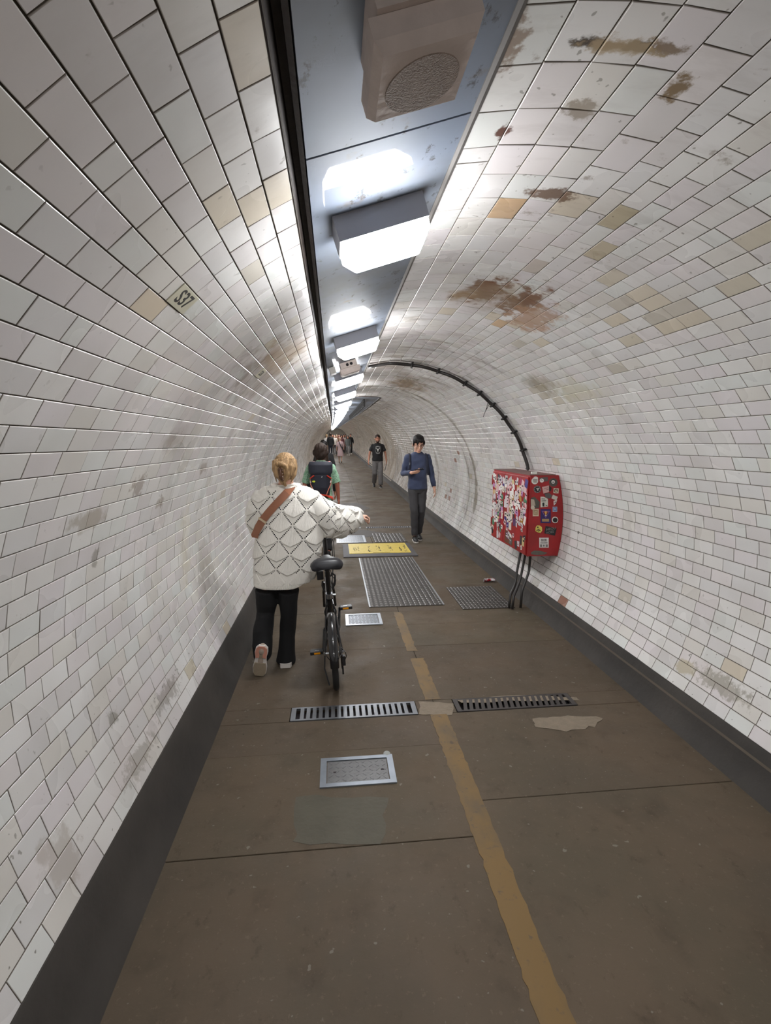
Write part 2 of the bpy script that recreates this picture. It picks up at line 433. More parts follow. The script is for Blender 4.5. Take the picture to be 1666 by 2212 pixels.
def tile_wall(wall, rows, seed):
    rr = random.Random(seed); tiles = []
    for r in range(len(rows) - 1):
        t0, t1 = rows[r], rows[r + 1]; tm = (t0 + t1) / 2; hgt = abs(t1 - t0) * TR
        y = Y_T0 + (r % 2) * TILE_L * .5 + rr.uniform(-.012, .012)
        x, z = circ(tm)
        edges = [Y_T0]
        while y < Y_T1 - .03:
            if y - edges[-1] > .03: edges.append(y)
            y += TILE_L if rr.random() > .03 else TILE_L * .5
        edges.append(Y_T1)
        for k in range(len(edges) - 1):
            L = edges[k + 1] - edges[k]; yc = (edges[k] + edges[k + 1]) / 2
            odd = None
            for p, i in ODD_P:
                if abs(p.y - yc) <= L / 2 and abs(th_of(p) - tm) <= abs(t1 - t0) / 2 and (p.x < TX - .3) == (tm < -.3): odd = i
            col = ODDC[odd] if odd is not None else rr.choice(WHITES)
            if odd is None:
                for c, ry, ru in BEIGE:
                    if abs(yc - c.y) < ry and abs(x - c.x) + abs(z - c.z) < ru and rr.random() < .3: col = rr.choice(TANS[1:4] + [WHITES[6]])
                if rr.random() < .004: col = rr.choice(TANS[1:4])
            # size in the picture
            p = Vector(bend(x, yc, z)); d = p - CO
            pc = Vector(CAM_M.T @ np.array(d))
            area = 0
            if pc.z < -.05:
                u, v = W_PX / 2 - pc.x / pc.z * F_PX * 1, H_PX / 2 + pc.y / pc.z * F_PX
                inframe = -60 < u < W_PX + 60 and -60 < v < H_PX + 60
                nrm = Vector((TX - x, 0, TZ - z)).normalized()
                if inframe: area = abs(d.normalized().dot(nrm)) / d.length_squared * (L * hgt)
            tiles.append((area, tm, yc, L, hgt, col))
    tiles.sort(key=lambda t: -t[0])
    def matrix(tm, yc, jit):
        x, z = circ(tm, TR - jit); n = Vector((TX - x, 0, TZ - z)).normalized()
        M = Matrix(((0, 0, 0), (0, 0, 0), (0, 0, 0)))
        lx = Vector((0, 1, 0)); ly = n.cross(lx)
        R3 = Matrix((lx, ly, n)).transposed()
        R3 = Matrix.Rotation(rr.gauss(0, .006), 3, 'Y') @ Matrix.Rotation(rr.gauss(0, .004), 3, lx) @ R3 if True else R3
        return R3.to_4x4(), Vector(bend(x, yc, z))
    cache = {}
    for (a, tm, yc, L, hgt, col) in tiles[:300]:
        key = (round(L, 2), round(hgt, 3), col)
        if key not in cache: cache[key] = tile_mesh(0, col, L - .0021, hgt - JOINT)
        o = bpy.data.objects.new('tile', cache[key]); COL.objects.link(o); o.parent = wall
        R4, loc = matrix(tm, yc, rr.uniform(0, .0012)); R4.translation = loc; o.matrix_local = R4
    vs, fs, cs = [], [], []
    for (a, tm, yc, L, hgt, col) in tiles[300:]:
        gv, gf = tile_geo(L - .0021, hgt - JOINT); o = len(vs)
        R4, loc = matrix(tm, yc, rr.uniform(0, .0012))
        vs.extend([tuple(R4 @ Vector(p) + loc) for p in gv]); fs.extend([tuple(i + o for i in f) for f in gf]); cs.extend([EDGE_DIRT] * 8 + [col] * 4)
    me = bpy.data.meshes.new('tile_field'); me.from_pydata(vs, [], fs); me.materials.append(tile_mat)
    ca = me.color_attributes.new('tint', 'FLOAT_COLOR', 'POINT')
    ca.data.foreach_set('color', np.array([c + (1,) for c in cs], dtype=np.float32).ravel())
    o = bpy.data.objects.new('tile_field', me); COL.objects.link(o); o.parent = wall; o['kind'] = 'stuff'
    return o
tile_wall(wall_left, L_ROWS, 3)
tile_wall(wall_right, R_ROWS, 5)

# lettered tiles: ring numbers
ink = mat('black_ink', lin((34, 32, 30)), .5, var=0)
sign_mat = mat('number_tile', lin((196, 192, 172)), .3, var=.1, vscale=30)
def ring_number(px, py, body, L=.150, hh=.073, size=.075):
    p = vault(px, py); th = th_of(p); row = min(range(len(L_ROWS) - 1), key=lambda r: abs((L_ROWS[r] + L_ROWS[r + 1]) / 2 - th))
    tm = (L_ROWS[row] + L_ROWS[row + 1]) / 2
    x, z = circ(tm, TR - .0005); n = Vector((TX - x, 0, TZ - z)).normalized()
    lx = Vector((0, 1, 0)); ly = n.cross(lx)
    if ly.z < 0: ly = -ly
    M = Matrix((lx, ly, n)).transposed()
    c = Vector((x, p.y, z)) + n * .0015
    t = MB().cbox(c, (L, hh, .004), .0012, M).build('number_tile', sign_mat, wall_left)
    tag(t, 'cream tile lettered with a ring number')
    vs, fs = text_mesh(body, size, M, c + n * .0022, .0003, .0012)
    MB().add(vs, fs).build('lettering', ink, t, fixn=False)
ring_number(400, 641, 'S37', size=.068)
ring_number(558, 811, 'S38', L=.12, size=.055)

# ---------- skirting
skirt_mat, nt, b = new_mat('dark_render')
geo = N(nt, 'ShaderNodeNewGeometry')
n1 = N(nt, 'ShaderNodeTexNoise', inputs={'Scale': 2.2, 'Detail': 6.0}); nt.links.new(geo.outputs['Position'], n1.inputs['Vector'])
cr = N(nt, 'ShaderNodeValToRGB'); nt.links.new(n1.outputs['Fac'], cr.inputs[0])
cr.color_ramp.elements[0].position = .3; cr.color_ramp.elements[0].color = lin((46, 43, 40)) + (1,)
cr.color_ramp.elements[1].position = .75; cr.color_ramp.elements[1].color = lin((68, 63, 58)) + (1,)
nt.links.new(cr.outputs[0], b.inputs['Base Color']); b.inputs['Roughness'].default_value = .75
bp = N(nt, 'ShaderNodeBump', inputs={'Strength': .35, 'Distance': .01})
n2 = N(nt, 'ShaderNodeTexNoise', inputs={'Scale': 18, 'Detail': 5.0}); nt.links.new(geo.outputs['Position'], n2.inputs['Vector'])
nt.links.new(n2.outputs['Fac'], bp.inputs['Height']); nt.links.new(bp.outputs['Normal'], b.inputs['Normal'])
def skirting(name, sgn, th_top, label):
    m = MB(); rr = random.Random(11)
    x1, z1 = circ(sgn * th_top)
    foot = TX + sgn * (1.345 if sgn < 0 else 1.35)
    rings = []
    y = Y_BACK
    while y < Y_END + .1:
        j = rr.uniform(-.004, .004) if y < 20 else 0
        pr = [(x1 + sgn * .10, -.05), (x1 + sgn * .10, z1 - .03), (x1 + sgn * .012, z1 + j), (x1 - sgn * .004, z1 + j), (x1 - sgn * .012, z1 - .012),
              ((x1 * .62 + foot * .38) - sgn * .004, z1 * .55), (foot + sgn * .018, .035), (foot - sgn * .01, .006), (foot - sgn * .03, -.05)]
        rings.append([Vector(bend(px, y, pz)) for px, pz in pr])
        y += .25 if y < 20 else 2.5
    m.loft(rings)
    o = m.build(name, skirt_mat, None, smooth=30); tag(o, label, kind='structure'); return o
skirting('baseboard_left', -1, 2.0059, 'dark grey rendered skirting below the left tiles')
skirting('baseboard_right', 1, 2.034, 'dark grey rendered skirting below the right tiles')

# ---------- floor: a dark bed with stone slabs on it
floor_mat, nt, b = new_mat('worn_paving')
geo = N(nt, 'ShaderNodeNewGeometry'); oi = N(nt, 'ShaderNodeObjectInfo')
def fn(scale, det=5, st=None, rough=.6):
    n = N(nt, 'ShaderNodeTexNoise', inputs={'Scale': scale, 'Detail': det, 'Roughness': rough})
    if st:
        mp = N(nt, 'ShaderNodeMapping'); mp.inputs['Scale'].default_value = st; nt.links.new(geo.outputs['Position'], mp.inputs[0]); nt.links.new(mp.outputs[0], n.inputs['Vector'])
    else: nt.links.new(geo.outputs['Position'], n.inputs['Vector'])
    return n.outputs['Fac']
def frange(s, a, bb, lo, hi):
    m = N(nt, 'ShaderNodeMapRange', interpolation_type='SMOOTHSTEP')
    for i, v in enumerate((a, bb, lo, hi)): m.inputs[i + 1].default_value = v
    nt.links.new(s, m.inputs[0]); return m.outputs[0]
def fmix(f, a, c):
    m = N(nt, 'ShaderNodeMix', data_type='RGBA'); nt.links.new(f, m.inputs[0])
    if isinstance(a, tuple): m.inputs[6].default_value = a + (1,)
    else: nt.links.new(a, m.inputs[6])
    if isinstance(c, tuple): m.inputs[7].default_value = c + (1,)
    else: nt.links.new(c, m.inputs[7])
    return m.outputs[2]
c = fmix(frange(fn(1.4, 4), .35, .65, 0, 1), lin((98, 86, 72)), lin((88, 80, 67)))
c = fmix(frange(oi.outputs['Random'], 0, 1, 0, .5), c, lin((86, 75, 65)))
c = fmix(frange(fn(5, 6), .50, .78, 0, .5), c, lin((66, 57, 48)))
c = fmix(frange(fn(3.1, 6), .60, .72, 0, .45), c, lin((94, 82, 68)))
c = fmix(frange(fn(1.1, 5, None, .65), .48, .62, 0, .45), c, lin((84, 76, 66)))
c = fmix(frange(fn(13, 6, (1, .7, 1), .7), .58, .70, 0, .5), c, lin((70, 60, 50)))
c = fmix(frange(fn(42, 3, None, .7), .60, .68, 0, .30), c, lin((120, 106, 90)))
c = fmix(frange(fn(22, 2), .70, .73, 0, .6), c, lin((132, 126, 116)))     # trodden chewing gum
c = fmix(frange(fn(15.3, 2), .75, .775, 0, .7), c, lin((42, 37, 34)))
nt.links.new(c, b.inputs['Base Color'])
nt.links.new(frange(fn(2.4, 5), .35, .7, .52, .78), b.inputs['Roughness'])
b.inputs['Specular IOR Level'].default_value = .10
bp = N(nt, 'ShaderNodeBump', inputs={'Strength': .6, 'Distance': .008}); nt.links.new(fn(8, 8, None, .7), bp.inputs['Height'])
nt.links.new(bp.outputs['Normal'], b.inputs['Normal'])
bed_mat = mat('joint_dirt', lin((52, 46, 41)), .9, var=.2)

m = MB(); rings = []
for y in [Y_BACK, 0, 5, 6, 7, 8, 9, 10, 11, 12, 13] + [13 + 4 * k for k in range(1, 21)] + [Y_END]:
    rings.append([Vector(bend(x, y, z)) for x, z in ((TX - 1.42, -.25), (TX - 1.42, -.045 if y <= 46 else 0), (TX + 1.42, -.045 if y <= 46 else 0), (TX + 1.42, -.25))])
m.loft(rings)
floor = m.build('floor', [bed_mat, floor_mat])
for p_ in floor.data.polygons:
    if p_.center.y > 45: p_.material_index = 1
floor; tag(floor, 'dark worn stone paving along the tunnel', kind='structure')
MID = .622
SX0, SX1 = TX - 1.34, TX + 1.345
def slab(x0, x1, y0, y1, dz=0.0, g=.0010):
    rr = RND; j = lambda: rr.uniform(0, .0014)
    m = MB()
    xs0, xs1, ya, yb = x0 + g + j(), x1 - g - j(), y0 + g + j(), y1 - g - j()
    cb = .002
    lo = [Vector(bend(x, y, -.05)) for x, y in ((xs0, ya), (xs1, ya), (xs1, yb), (xs0, yb))]
    mi_ = [Vector(bend(x, y, -cb + dz)) for x, y in ((xs0, ya), (xs1, ya), (xs1, yb), (xs0, yb))]
    tp = [Vector(bend(x, y, dz)) for x, y in ((xs0 + cb, ya + cb), (xs1 - cb, ya + cb), (xs1 - cb, yb - cb), (xs0 + cb, yb - cb))]
    m.loft([lo, mi_, tp])
    return m.build('slab', floor_mat, floor)
DY0, DY1 = 2.825, 2.985
left_y = [-2.0, -.9, .1, 1.0, 1.853, 2.511, DY0]
left_y2 = [DY1, 3.84, 4.73, 5.65, 6.7, 7.75, 8.7, 9.47]
right_y = [-2.0, -.7, .55, 2.06, DY0]
right_y2 = [DY1, 3.86, 4.35, 4.70, 5.60, 6.6, 7.7, 8.75, 9.47]
def run(ys, x0, x1):
    for a, bb in zip(ys[:-1], ys[1:]): slab(x0, x1, a, bb, RND.uniform(-.0012, .0006))
run(left_y, SX0, MID); run(left_y2, SX0, MID); run(right_y, MID, SX1); run(right_y2, MID, SX1)
GL = (-.292, .498); GR = (.752, 1.545)
slab(SX0, GL[0] - .004, DY0, DY1); slab(GL[1] + .004, MID, DY0, DY1); slab(MID, GR[0] - .004, DY0, DY1); slab(GR[1] + .004, SX1, DY0, DY1)
F2 = (9.47, 9.62)
slab(SX0, GL[0], *F2); slab(GL[1], GR[0] - .15, *F2); slab(GR[1] - .05, SX1, *F2)
yy = F2[1]
while yy < 47:
    s1, s2 = RND.uniform(.8, 1.1), 0
    slab(SX0, MID, yy, yy + s1); slab(MID, SX1, yy, yy + s1); yy += s1
# repairs laid over the slabs
patch_g = mat('greenish_patch', lin((82, 78, 66)), .8, var=.18, vscale=9, bump=.4, bscale=40); patch_p = mat('pale_mortar_patch', lin((124, 112, 96)), .85, var=.22, vscale=26, bump=.6, bscale=60); patch_d = mat('dark_patch', lin((70, 64, 60)), .7, var=.25, vscale=14, bump=.5)
def patch(pix, mt):
    rr = random.Random(len(pix) * 7 + int(pix[0][0])); pts = []
    for i, p in enumerate(pix):
        q = pix[(i + 1) % len(pix)]
        for t in range(5):
            g_ = ground(p[0] + (q[0] - p[0]) * t / 5, p[1] + (q[1] - p[1]) * t / 5); pts.append(Vector((g_.x + rr.gauss(0, .006), g_.y + rr.gauss(0, .006), g_.z + .0004)))
    MB().poly(pts, (0, 0, 1), .0012).build('repair_patch', mt, floor)
patch([(640, 1722), (838, 1722), (826, 1822), (632, 1824)], patch_g)
patch([(1150, 1552), (1230, 1546), (1300, 1550), (1285, 1570), (1225, 1580), (1160, 1570)], patch_p)
patch([(985, 1512), (1120, 1502), (1240, 1506), (1250, 1512), (1000, 1519)], patch_p)
patch([(905, 1515), (980, 1519), (978, 1545), (905, 1545)], patch_p)
patch([(700, 1092), (770, 1086), (800, 1098), (760, 1112), (705, 1114)], patch_d)
patch([(735, 1148), (780, 1144), (840, 1152), (800, 1160), (740, 1160)], patch_d)
patch([(1010, 1190), (1045, 1180), (1060, 1196), (1030, 1206)], patch_d)
# worn yellow line
line_mat, nt, b = new_mat('worn_yellow_paint')
geo = N(nt, 'ShaderNodeNewGeometry')
c = fmix(frange(fn(4, 6, (1, .6, 1)), .42, .70, 0, .75), lin((112, 86, 42)), lin((82, 70, 52)))
c = fmix(frange(fn(26, 4), .58, .70, 0, .6), c, lin((72, 64, 54)))
c = fmix(frange(fn(5.2, 3), .64, .70, 0, .8), c, lin((48, 44, 39)))
nt.links.new(c, b.inputs['Base Color']); b.inputs['Roughness'].default_value = .6
def painted(y0, y1, x0=.573, x1=.676):
    rr = RND; lf, rt = [], []
    y = y0
    while y < y1:
        lf.append((x0 + rr.gauss(0, .0028), y)); rt.append((x1 + rr.gauss(0, .0028), y)); y += .03
    m = MB(); n = len(lf)
    top = [Vector(bend(x, yy_, .0022)) for x, yy_ in lf] + [Vector(bend(x, yy_, .0022)) for x, yy_ in rt]
    m.add(top, [(i, n + i, n + i + 1, i + 1) for i in range(n - 1)])
    lo = [Vector(bend(x, yy_, -.001)) for x, yy_ in lf] + [Vector(bend(x, yy_, -.001)) for x, yy_ in rt]
    m.add(lo + top, [(i, i + 1, 2 * n + i + 1, 2 * n + i) for i in range(n - 1)] + [(n + i + 1, n + i, 3 * n + i, 3 * n + i + 1) for i in range(n - 1)])
    m.build('painted_line', line_mat, floor)
painted(.2, 2.82); painted(2.99, 3.62); painted(3.76, 4.70, .565, .648)

# ---------- ceiling: sloping service casing with lamps
panel_mat, nt, b = new_mat('painted_steel_casing')
geo = N(nt, 'ShaderNodeNewGeometry')
c = fmix(frange(fn(2.0, 4), .35, .7, 0, 1), lin((122, 131, 146)), lin((110, 113, 118)))
c = fmix(frange(fn(14, 6, (1, .6, 1), .72), .585, .66, 0, .85), c, lin((74, 74, 76)))
c = fmix(frange(fn(4.5, 4), .62, .72, 0, .6), c, lin((118, 106, 90)))
nt.links.new(c, b.inputs['Base Color'])
b.inputs['Roughness'].default_value = .6; b.inputs['Specular IOR Level'].default_value = .12
b.inputs['Coat Weight'].default_value = .22; b.inputs['Coat Roughness'].default_value = .03
edge_shade_mat = mat('edge_shade_brown', lin((56, 47, 43)), .6, var=.25, vscale=4, bump=.2)  # dark brown carries the shade of the casing recess and soffit edges
PA, PB = Vector((-.058, 0, 2.365)), Vector((.356, 0, 2.497))     # lower face of the casing, left and right edges
PT = (PB - PA).normalized(); PN = Vector((PT.z, 0, -PT.x))       # along the face, and downwards out of it
PLEN = (PB - PA).length
def on_panel(s, y, off):                     # s across the casing, off below it
    p = PA + PT * s + PN * off; return Vector(bend(p.x, y, p.z))
ceiling = empty('ceiling', (0, 0, 0)); tag(ceiling, 'sloping grey painted casing along the crown of the tunnel', kind='structure')
ys = [-6.0]
while ys[-1] < Y_END - 3: ys.append(ys[-1] + (2.44 if ys[-1] < 24 else 4.88))
for a, bb in zip(ys[:-1], ys[1:]):
    m = MB(); seg = 3
    rings = []
    for k in range(seg + 1):
        y = a + .004 + (bb - a - .008) * k / seg
        rings.append([on_panel(.0, y, 0), on_panel(PLEN, y, 0), on_panel(PLEN, y, -.03), on_panel(0, y, -.03)])
    m.loft(rings); m.build('casing_panel', panel_mat, ceiling)
# recessed casing edge (left), its shade put in the dark colour, and sealing bead (right)
def strip(name, prof, mt, label, y0=Y_BACK, y1=Y_END - 1):
    m = MB(); rings = []; y = y0
    while y < y1:
        rings.append([Vector(bend(px, y, pz)) for px, pz in prof]); y += 1.0
    m.loft(rings); o = m.build(name, mt); tag(o, label, kind='structure'); return o
strip('trim_1', [(-.135, 2.36), (-.108, 2.350), (-.101, 2.346), (-.094, 2.40), (-.078, 2.404), (-.074, 2.372), (-.062, 2.366), (-.060, 2.43), (-.135, 2.43)], edge_shade_mat, 'shaded recess edge of the ceiling casing, coloured dark')
strip('trim_2', [(.352, 2.492), (.362, 2.490), (.372, 2.497), (.372, 2.53), (.35, 2.53)], mat('grey_sealant', lin((108, 104, 100)), .7), 'thin grey sealing bead beside the ceiling casing')

# ---------- wide soffit further on
q = vault(830, 853); SOF_X, SOF_Z = q.x, q.z
SY0 = 9.3
m = MB()
ws = empty('soffit', (0, SY0, 0)); tag(ws, 'flat pale soffit panels beside the lamp casing further along the tunnel', kind='structure')
y = SY0
while y < Y_END - 5:
    m = MB(); L_ = 1.22 if y < 30 else 4.88
    zl = .0
    rings = []
    for yk in (y + .004, y + L_ - .004):
        rings.append([Vector(bend(px, yk, pz)) for px, pz in ((.33, SOF_Z - .005), (SOF_X + .02, SOF_Z - .005), (SOF_X + .02, SOF_Z + .06), (.33, SOF_Z + .06))])
    m.loft(rings); m.build('soffit_panel', panel_mat, ws); y += L_

strip('soffit_gap_strip', [(SOF_X - .012, SOF_Z - .014), (SOF_X + .012, SOF_Z - .014), (SOF_X + .012, SOF_Z + .01), (SOF_X - .012, SOF_Z + .01)], edge_shade_mat, 'dark strip added for the shaded gap along the flat soffit', SY0 + .01, 78 if Y_END > 80 else Y_END - 2)  # dark strip added to draw the shaded gap along the soffit's side
m = MB(); p0_ = Vector(bend(.36, SY0 - .012, SOF_Z)); m.box(((.36 + SOF_X) / 2, SY0 - .01, SOF_Z + zprof(SY0) + .028), (SOF_X - .36, .018, .066)); o = m.build('soffit_shadow_strip', edge_shade_mat); tag(o, 'dark strip added for the shadow line at the front of the flat soffit', kind='structure')  # dark box added as the shadow line across the soffit's front
# ---------- closed ends far down the tunnel
for nm, yy_ in (('wall_far', Y_END - 1.5), ('wall_back', Y_BACK + .2)):
    m = MB(); ringp = [Vector(bend(*((circ(2 * math.pi * k / 40, TR + .1)[0], yy_, circ(2 * math.pi * k / 40, TR + .1)[1])))) for k in range(40)]
    m.poly(ringp, (0, 1, 0), .1)
    o = m.build(nm, mat('end_wall', lin((120, 112, 100)), .8)); tag(o, 'plain end wall of the tunnel', kind='structure')
# ================================================================== LAMPS, SPEAKERS, FLOOR FURNITURE
lamp_body = mat('lamp_grey', lin((150, 150, 156)), .45, var=.05)
lamp_glow = mat('lamp_diffuser', (1, 1, 1), .5, var=0, emit=((0.975, 0.985, 1.0), LAMP_STRENGTH))
lamp_side = mat('lamp_diffuser_side', (1, 1, 1), .5, var=0, emit=((0.975, 0.985, 1.0), LAMP_STRENGTH * .42))
S0, S1 = .065, .365
def make_lamp(y, parts=True):
    c = on_panel((S0 + S1) / 2, y, 0)
    r = empty('ceiling_lamp', c)
    d = .072
    m = MB()
    m.loft([[on_panel(S0, y - d, off), on_panel(S1, y - d, off), on_panel(S1, y + d, off), on_panel(S0, y + d, off)] for off in (.0005, .078)])
    m.build('housing', lamp_body, r)
    m = MB()
    ring = lambda s0, s1, d_, off, ch: [on_panel(s0 + ch, y - d_, off), on_panel(s1 - ch, y - d_, off), on_panel(s1, y - d_ + ch, off), on_panel(s1, y + d_ - ch, off),
                                         on_panel(s1 - ch, y + d_, off), on_panel(s0 + ch, y + d_, off), on_panel(s0, y + d_ - ch, off), on_panel(s0, y - d_ + ch, off)]
    m.loft([ring(S0 + .003, S1 - .003, d - .003, .0785, .006), ring(S0 + .003, S1 - .003, d - .003, .105, .006), ring(S0 + .035, S1 - .035, d - .02, .145, .008)])
    o = m.build('diffuser', [lamp_glow, lamp_side], r)
    for p_ in o.data.polygons:
        if abs(p_.normal.dot(PN)) < .2: p_.material_index = 1
    return r
LAMP_Y = [1.735 + 1.81 * k for k in range(-3, 38)]
ordn = ['first', 'second', 'third', 'fourth', 'fifth', 'sixth', 'seventh', 'eighth', 'ninth', 'tenth']
for i, y in enumerate(LAMP_Y):
    if i == 2: continue          # no lamp above the photographer
    r = make_lamp(y)
    k = i - 3
    words = ['zeroth', 'first', 'second', 'third', 'fourth', 'fifth', 'sixth', 'seventh', 'eighth', 'ninth', 'tenth', 'eleventh', 'twelfth']
    if k == 0: lb = 'lit white ceiling lamp next to the near dusty loudspeaker'
    elif k == 1: lb = 'lit white ceiling lamp just before the far grey loudspeaker'
    elif k < 0: lb = 'lit white ceiling lamp, %s behind the near loudspeaker' % words[1 - (k + 2)]
    elif k - 1 < len(words): lb = 'lit white ceiling lamp, %s past the far grey loudspeaker' % words[k - 1]
    else: lb = 'lit white ceiling lamp deep in the far row beside the flat soffit'
    tag(r, lb, 'lamp', 'ceiling lamps along the casing')

spk_mat = mat('dusty_speaker_paint', lin((206, 192, 184)), .7, var=.2, vscale=18, bump=.15)
spk_dark = mat('speaker_grille', lin((150, 134, 122)), .85, var=.2, vscale=60, bump=.5, bscale=260)
hole_mat = mat('dark_hole', lin((34, 28, 30)), .9, var=0)
grey_box = mat('pale_grey_box', lin((176, 172, 166)), .6, var=.12, vscale=14)
def speaker(y, label, s0=.11, s1=.30, d=.095, back=True):
    c = on_panel((s0 + s1) / 2, y, 0); r = empty('loudspeaker', c)
    m = MB()
    # back box against the casing, towards the lens, with two cable holes
    m.loft([[on_panel(s0 + .015, y - d - .012, o_), on_panel(s1 - .02, y - d - .012, o_), on_panel(s1 - .02, y + d - .02, o_), on_panel(s0 + .015, y + d - .02, o_)] for o_ in (.0005, .052)])
    m.build('back_box', spk_mat, r)
    m = MB()
    q4 = lambda a, bb, o_: [on_panel(s0 + a, y - d + bb, o_), on_panel(s1 - a, y - d + bb, o_), on_panel(s1 - a, y + d - bb, o_), on_panel(s0 + a, y + d - bb, o_)]
    m.loft([q4(0, 0, .0525), q4(0, 0, .085), q4(.012, .012, .103)])
    o = m.build('cover', spk_mat, r)
    cc = on_panel((s0 + s1) / 2, y + .01, .1015)
    MB().disc(cc, PN, .072, .003, 36, .070).build('grille', spk_dark, o)
    for s_ in (.42, .62):
        MB().disc(on_panel(s0 + (s1 - s0) * s_, y - d - .0125, .028), (0, -1, 0), .0135, .003, 20).build('cable_hole', hole_mat, r)
    tag(r, label, 'loudspeaker', 'square loudspeakers under the casing')
speaker(.975, 'square dusty beige loudspeaker on the ceiling casing before the first lamp')
speaker(4.79, 'square grey loudspeaker under the casing beside the arched black conduit')
# small pale box beside the far loudspeaker
o = MB().cbox(on_panel(.045, 4.75, .035), (.055, .12, .06), .005, frame(PT, PN)).build('junction_box', grey_box)
tag(o, 'small pale junction box on the casing beside the far loudspeaker', 'box')

# ---------- drain gratings
iron = mat('galvanised_grating', lin((122, 124, 128)), .42, .75, var=.25, vscale=12)
iron_d = mat('dark_cast_iron', lin((74, 70, 68)), .55, .5, var=.3, vscale=14)
def grating(x0, x1, y0, y1, n, mt, label, slant=0.0, z=0.0):
    r = empty('drain_grating', ((x0 + x1) / 2, (y0 + y1) / 2, zprof((y0 + y1) / 2)))
    h = .016; zt = .002 + z
    e = .02
    bw = (x1 - x0 - 2 * .03) / n
    m = MB()
    for (a, bb) in ((y0 + .004, y0 + e), (y1 - e, y1 - .004)):
        m.loft([[Vector(bend(xx, yy_, zt - h)) for xx, yy_ in ((x0, a), (x1, a), (x1, bb), (x0, bb))], [Vector(bend(xx, yy_, zt)) for xx, yy_ in ((x0, a), (x1, a), (x1, bb), (x0, bb))]])
    for (a, bb) in ((x0, x0 + .03), (x1 - .03, x1)):
        m.loft([[Vector(bend(xx, yy_, zz)) for xx, yy_ in ((a, y0 + e), (bb, y0 + e), (bb, y1 - e), (a, y1 - e))] for zz in (zt - h, zt)])
    m.build('frame', mt, r)
    for k in range(1, n):
        xc = x0 + .03 + bw * k; w = bw * .30
        m = MB()
        m.loft([[Vector(bend(xx, yy_, zz)) for xx, yy_ in ((xc - w - slant, y0 + e), (xc + w - slant, y0 + e), (xc + w + slant, y1 - e), (xc - w + slant, y1 - e))] for zz in (zt - h, zt)])
        m.build('bar', mt, r)
    m = MB()
    m.loft([[Vector(bend(xx, yy_, zz)) for xx, yy_ in ((x0, y0), (x1, y0), (x1, y1), (x0, y1))] for zz in (-.046, -.042)])
    m.build('gully', hole_mat, r)
    tag(r, label, 'drain', 'slotted floor drains')
grating(GL[0], GL[1], DY0, DY1, 19, iron, 'bright metal slotted drain grating behind the bicycle wheel')
grating(GR[0], GR[1], DY0, DY1, 19, iron_d, 'dark rusty slotted drain grating beside the yellow line', .012)
grating(GL[0], GL[1], F2[0], F2[1], 19, iron, 'slotted drain grating past the yellow mat, hidden partly by the cream sleeve')
grating(GR[0] - .15, GR[1] - .05, F2[0], F2[1], 22, iron, 'slotted drain grating past the yellow mat, by the feet of the man with a phone')

# ---------- access covers
steel = mat('cover_frame_steel', lin((132, 138, 146)), .4, .6, var=.2, vscale=18)
plate = mat('patterned_plate', lin((104, 104, 104)), .5, .4, var=.2, vscale=22, bump=.35, bscale=60)
silver = mat('bright_cover', lin((172, 178, 186)), .35, .55, var=.18, vscale=22)
zinc = mat('worn_alloy', lin((150, 152, 156)), .4, .6, var=.2, vscale=30)
def cover(x0, x1, y0, y1, label, mf, mp, stud=True, fr=.032, nx=9, ny=5, studm=None):
    zz = zprof((y0 + y1) / 2)
    r = empty('access_cover', ((x0 + x1) / 2, (y0 + y1) / 2, zz))
    z0 = zz + .0012
    m = MB()
    for (a, bb, c_, d_) in ((x0, x0 + fr, y0, y1), (x1 - fr, x1, y0, y1), (x0 + fr, x1 - fr, y0, y0 + fr * .8), (x0 + fr, x1 - fr, y1 - fr * .8, y1)):
        m.box(((a + bb) / 2, (c_ + d_) / 2, z0 + .0035), (bb - a, d_ - c_, .007))
    m.build('frame', mf, r)
    m = MB(); gx0, gx1, gy0, gy1 = x0 + fr + .004, x1 - fr - .004, y0 + fr * .8 + .004, y1 - fr * .8 - .004
    m.box(((gx0 + gx1) / 2, (gy0 + gy1) / 2, z0 + .0015), (gx1 - gx0, gy1 - gy0, .003))
    p = m.build('plate', mp, r)
    if stud:
        m = MB(); k = 0
        for i in range(nx):
            for j in range(ny):
                cx_, cy_ = gx0 + (gx1 - gx0) * (i + .5) / nx, gy0 + (gy1 - gy0) * (j + .5) / ny
                a = math.radians(45 if (i + j) % 2 else -45)
                m.box((cx_, cy_, z0 + .0036), ((gx1 - gx0) / nx * .62, .005, .0012), Matrix.Rotation(a, 3, 'Z'))
        o = m.build('tread_pattern', studm or mp, p); o['kind'] = 'stuff'
    tag(r, label, 'cover', 'metal access covers in the floor')
    return r, p
r, p = cover(-.095, .288, 2.215, 2.44, 'small rectangular access cover with bright steel frame before the drain grating', steel, plate)
for sx in (.0, .245):
    MB().box((sx - .02, 2.325, .0047), (.016, .010, .001)).build('key_hole', hole_mat, p)
MB().ell((.262, 2.45, .004), (.02, .025, .006)).build('mortar_lump', mat('mortar', lin((150, 152, 148)), .8), r, smooth='all')
cover(.085, .430, 4.37, 4.67, 'bright silver chequered access cover beside the bicycle pedal', silver, mat('cover_dark', lin((96, 100, 106)), .45, .5), nx=8, ny=6, studm=silver, fr=.03)
cover(.02, .52, 8.12, 8.75, 'silver patterned access cover behind the yellow mat', silver, mat('cover_dark', lin((96, 100, 106))), nx=10, ny=7, studm=silver, fr=.04)
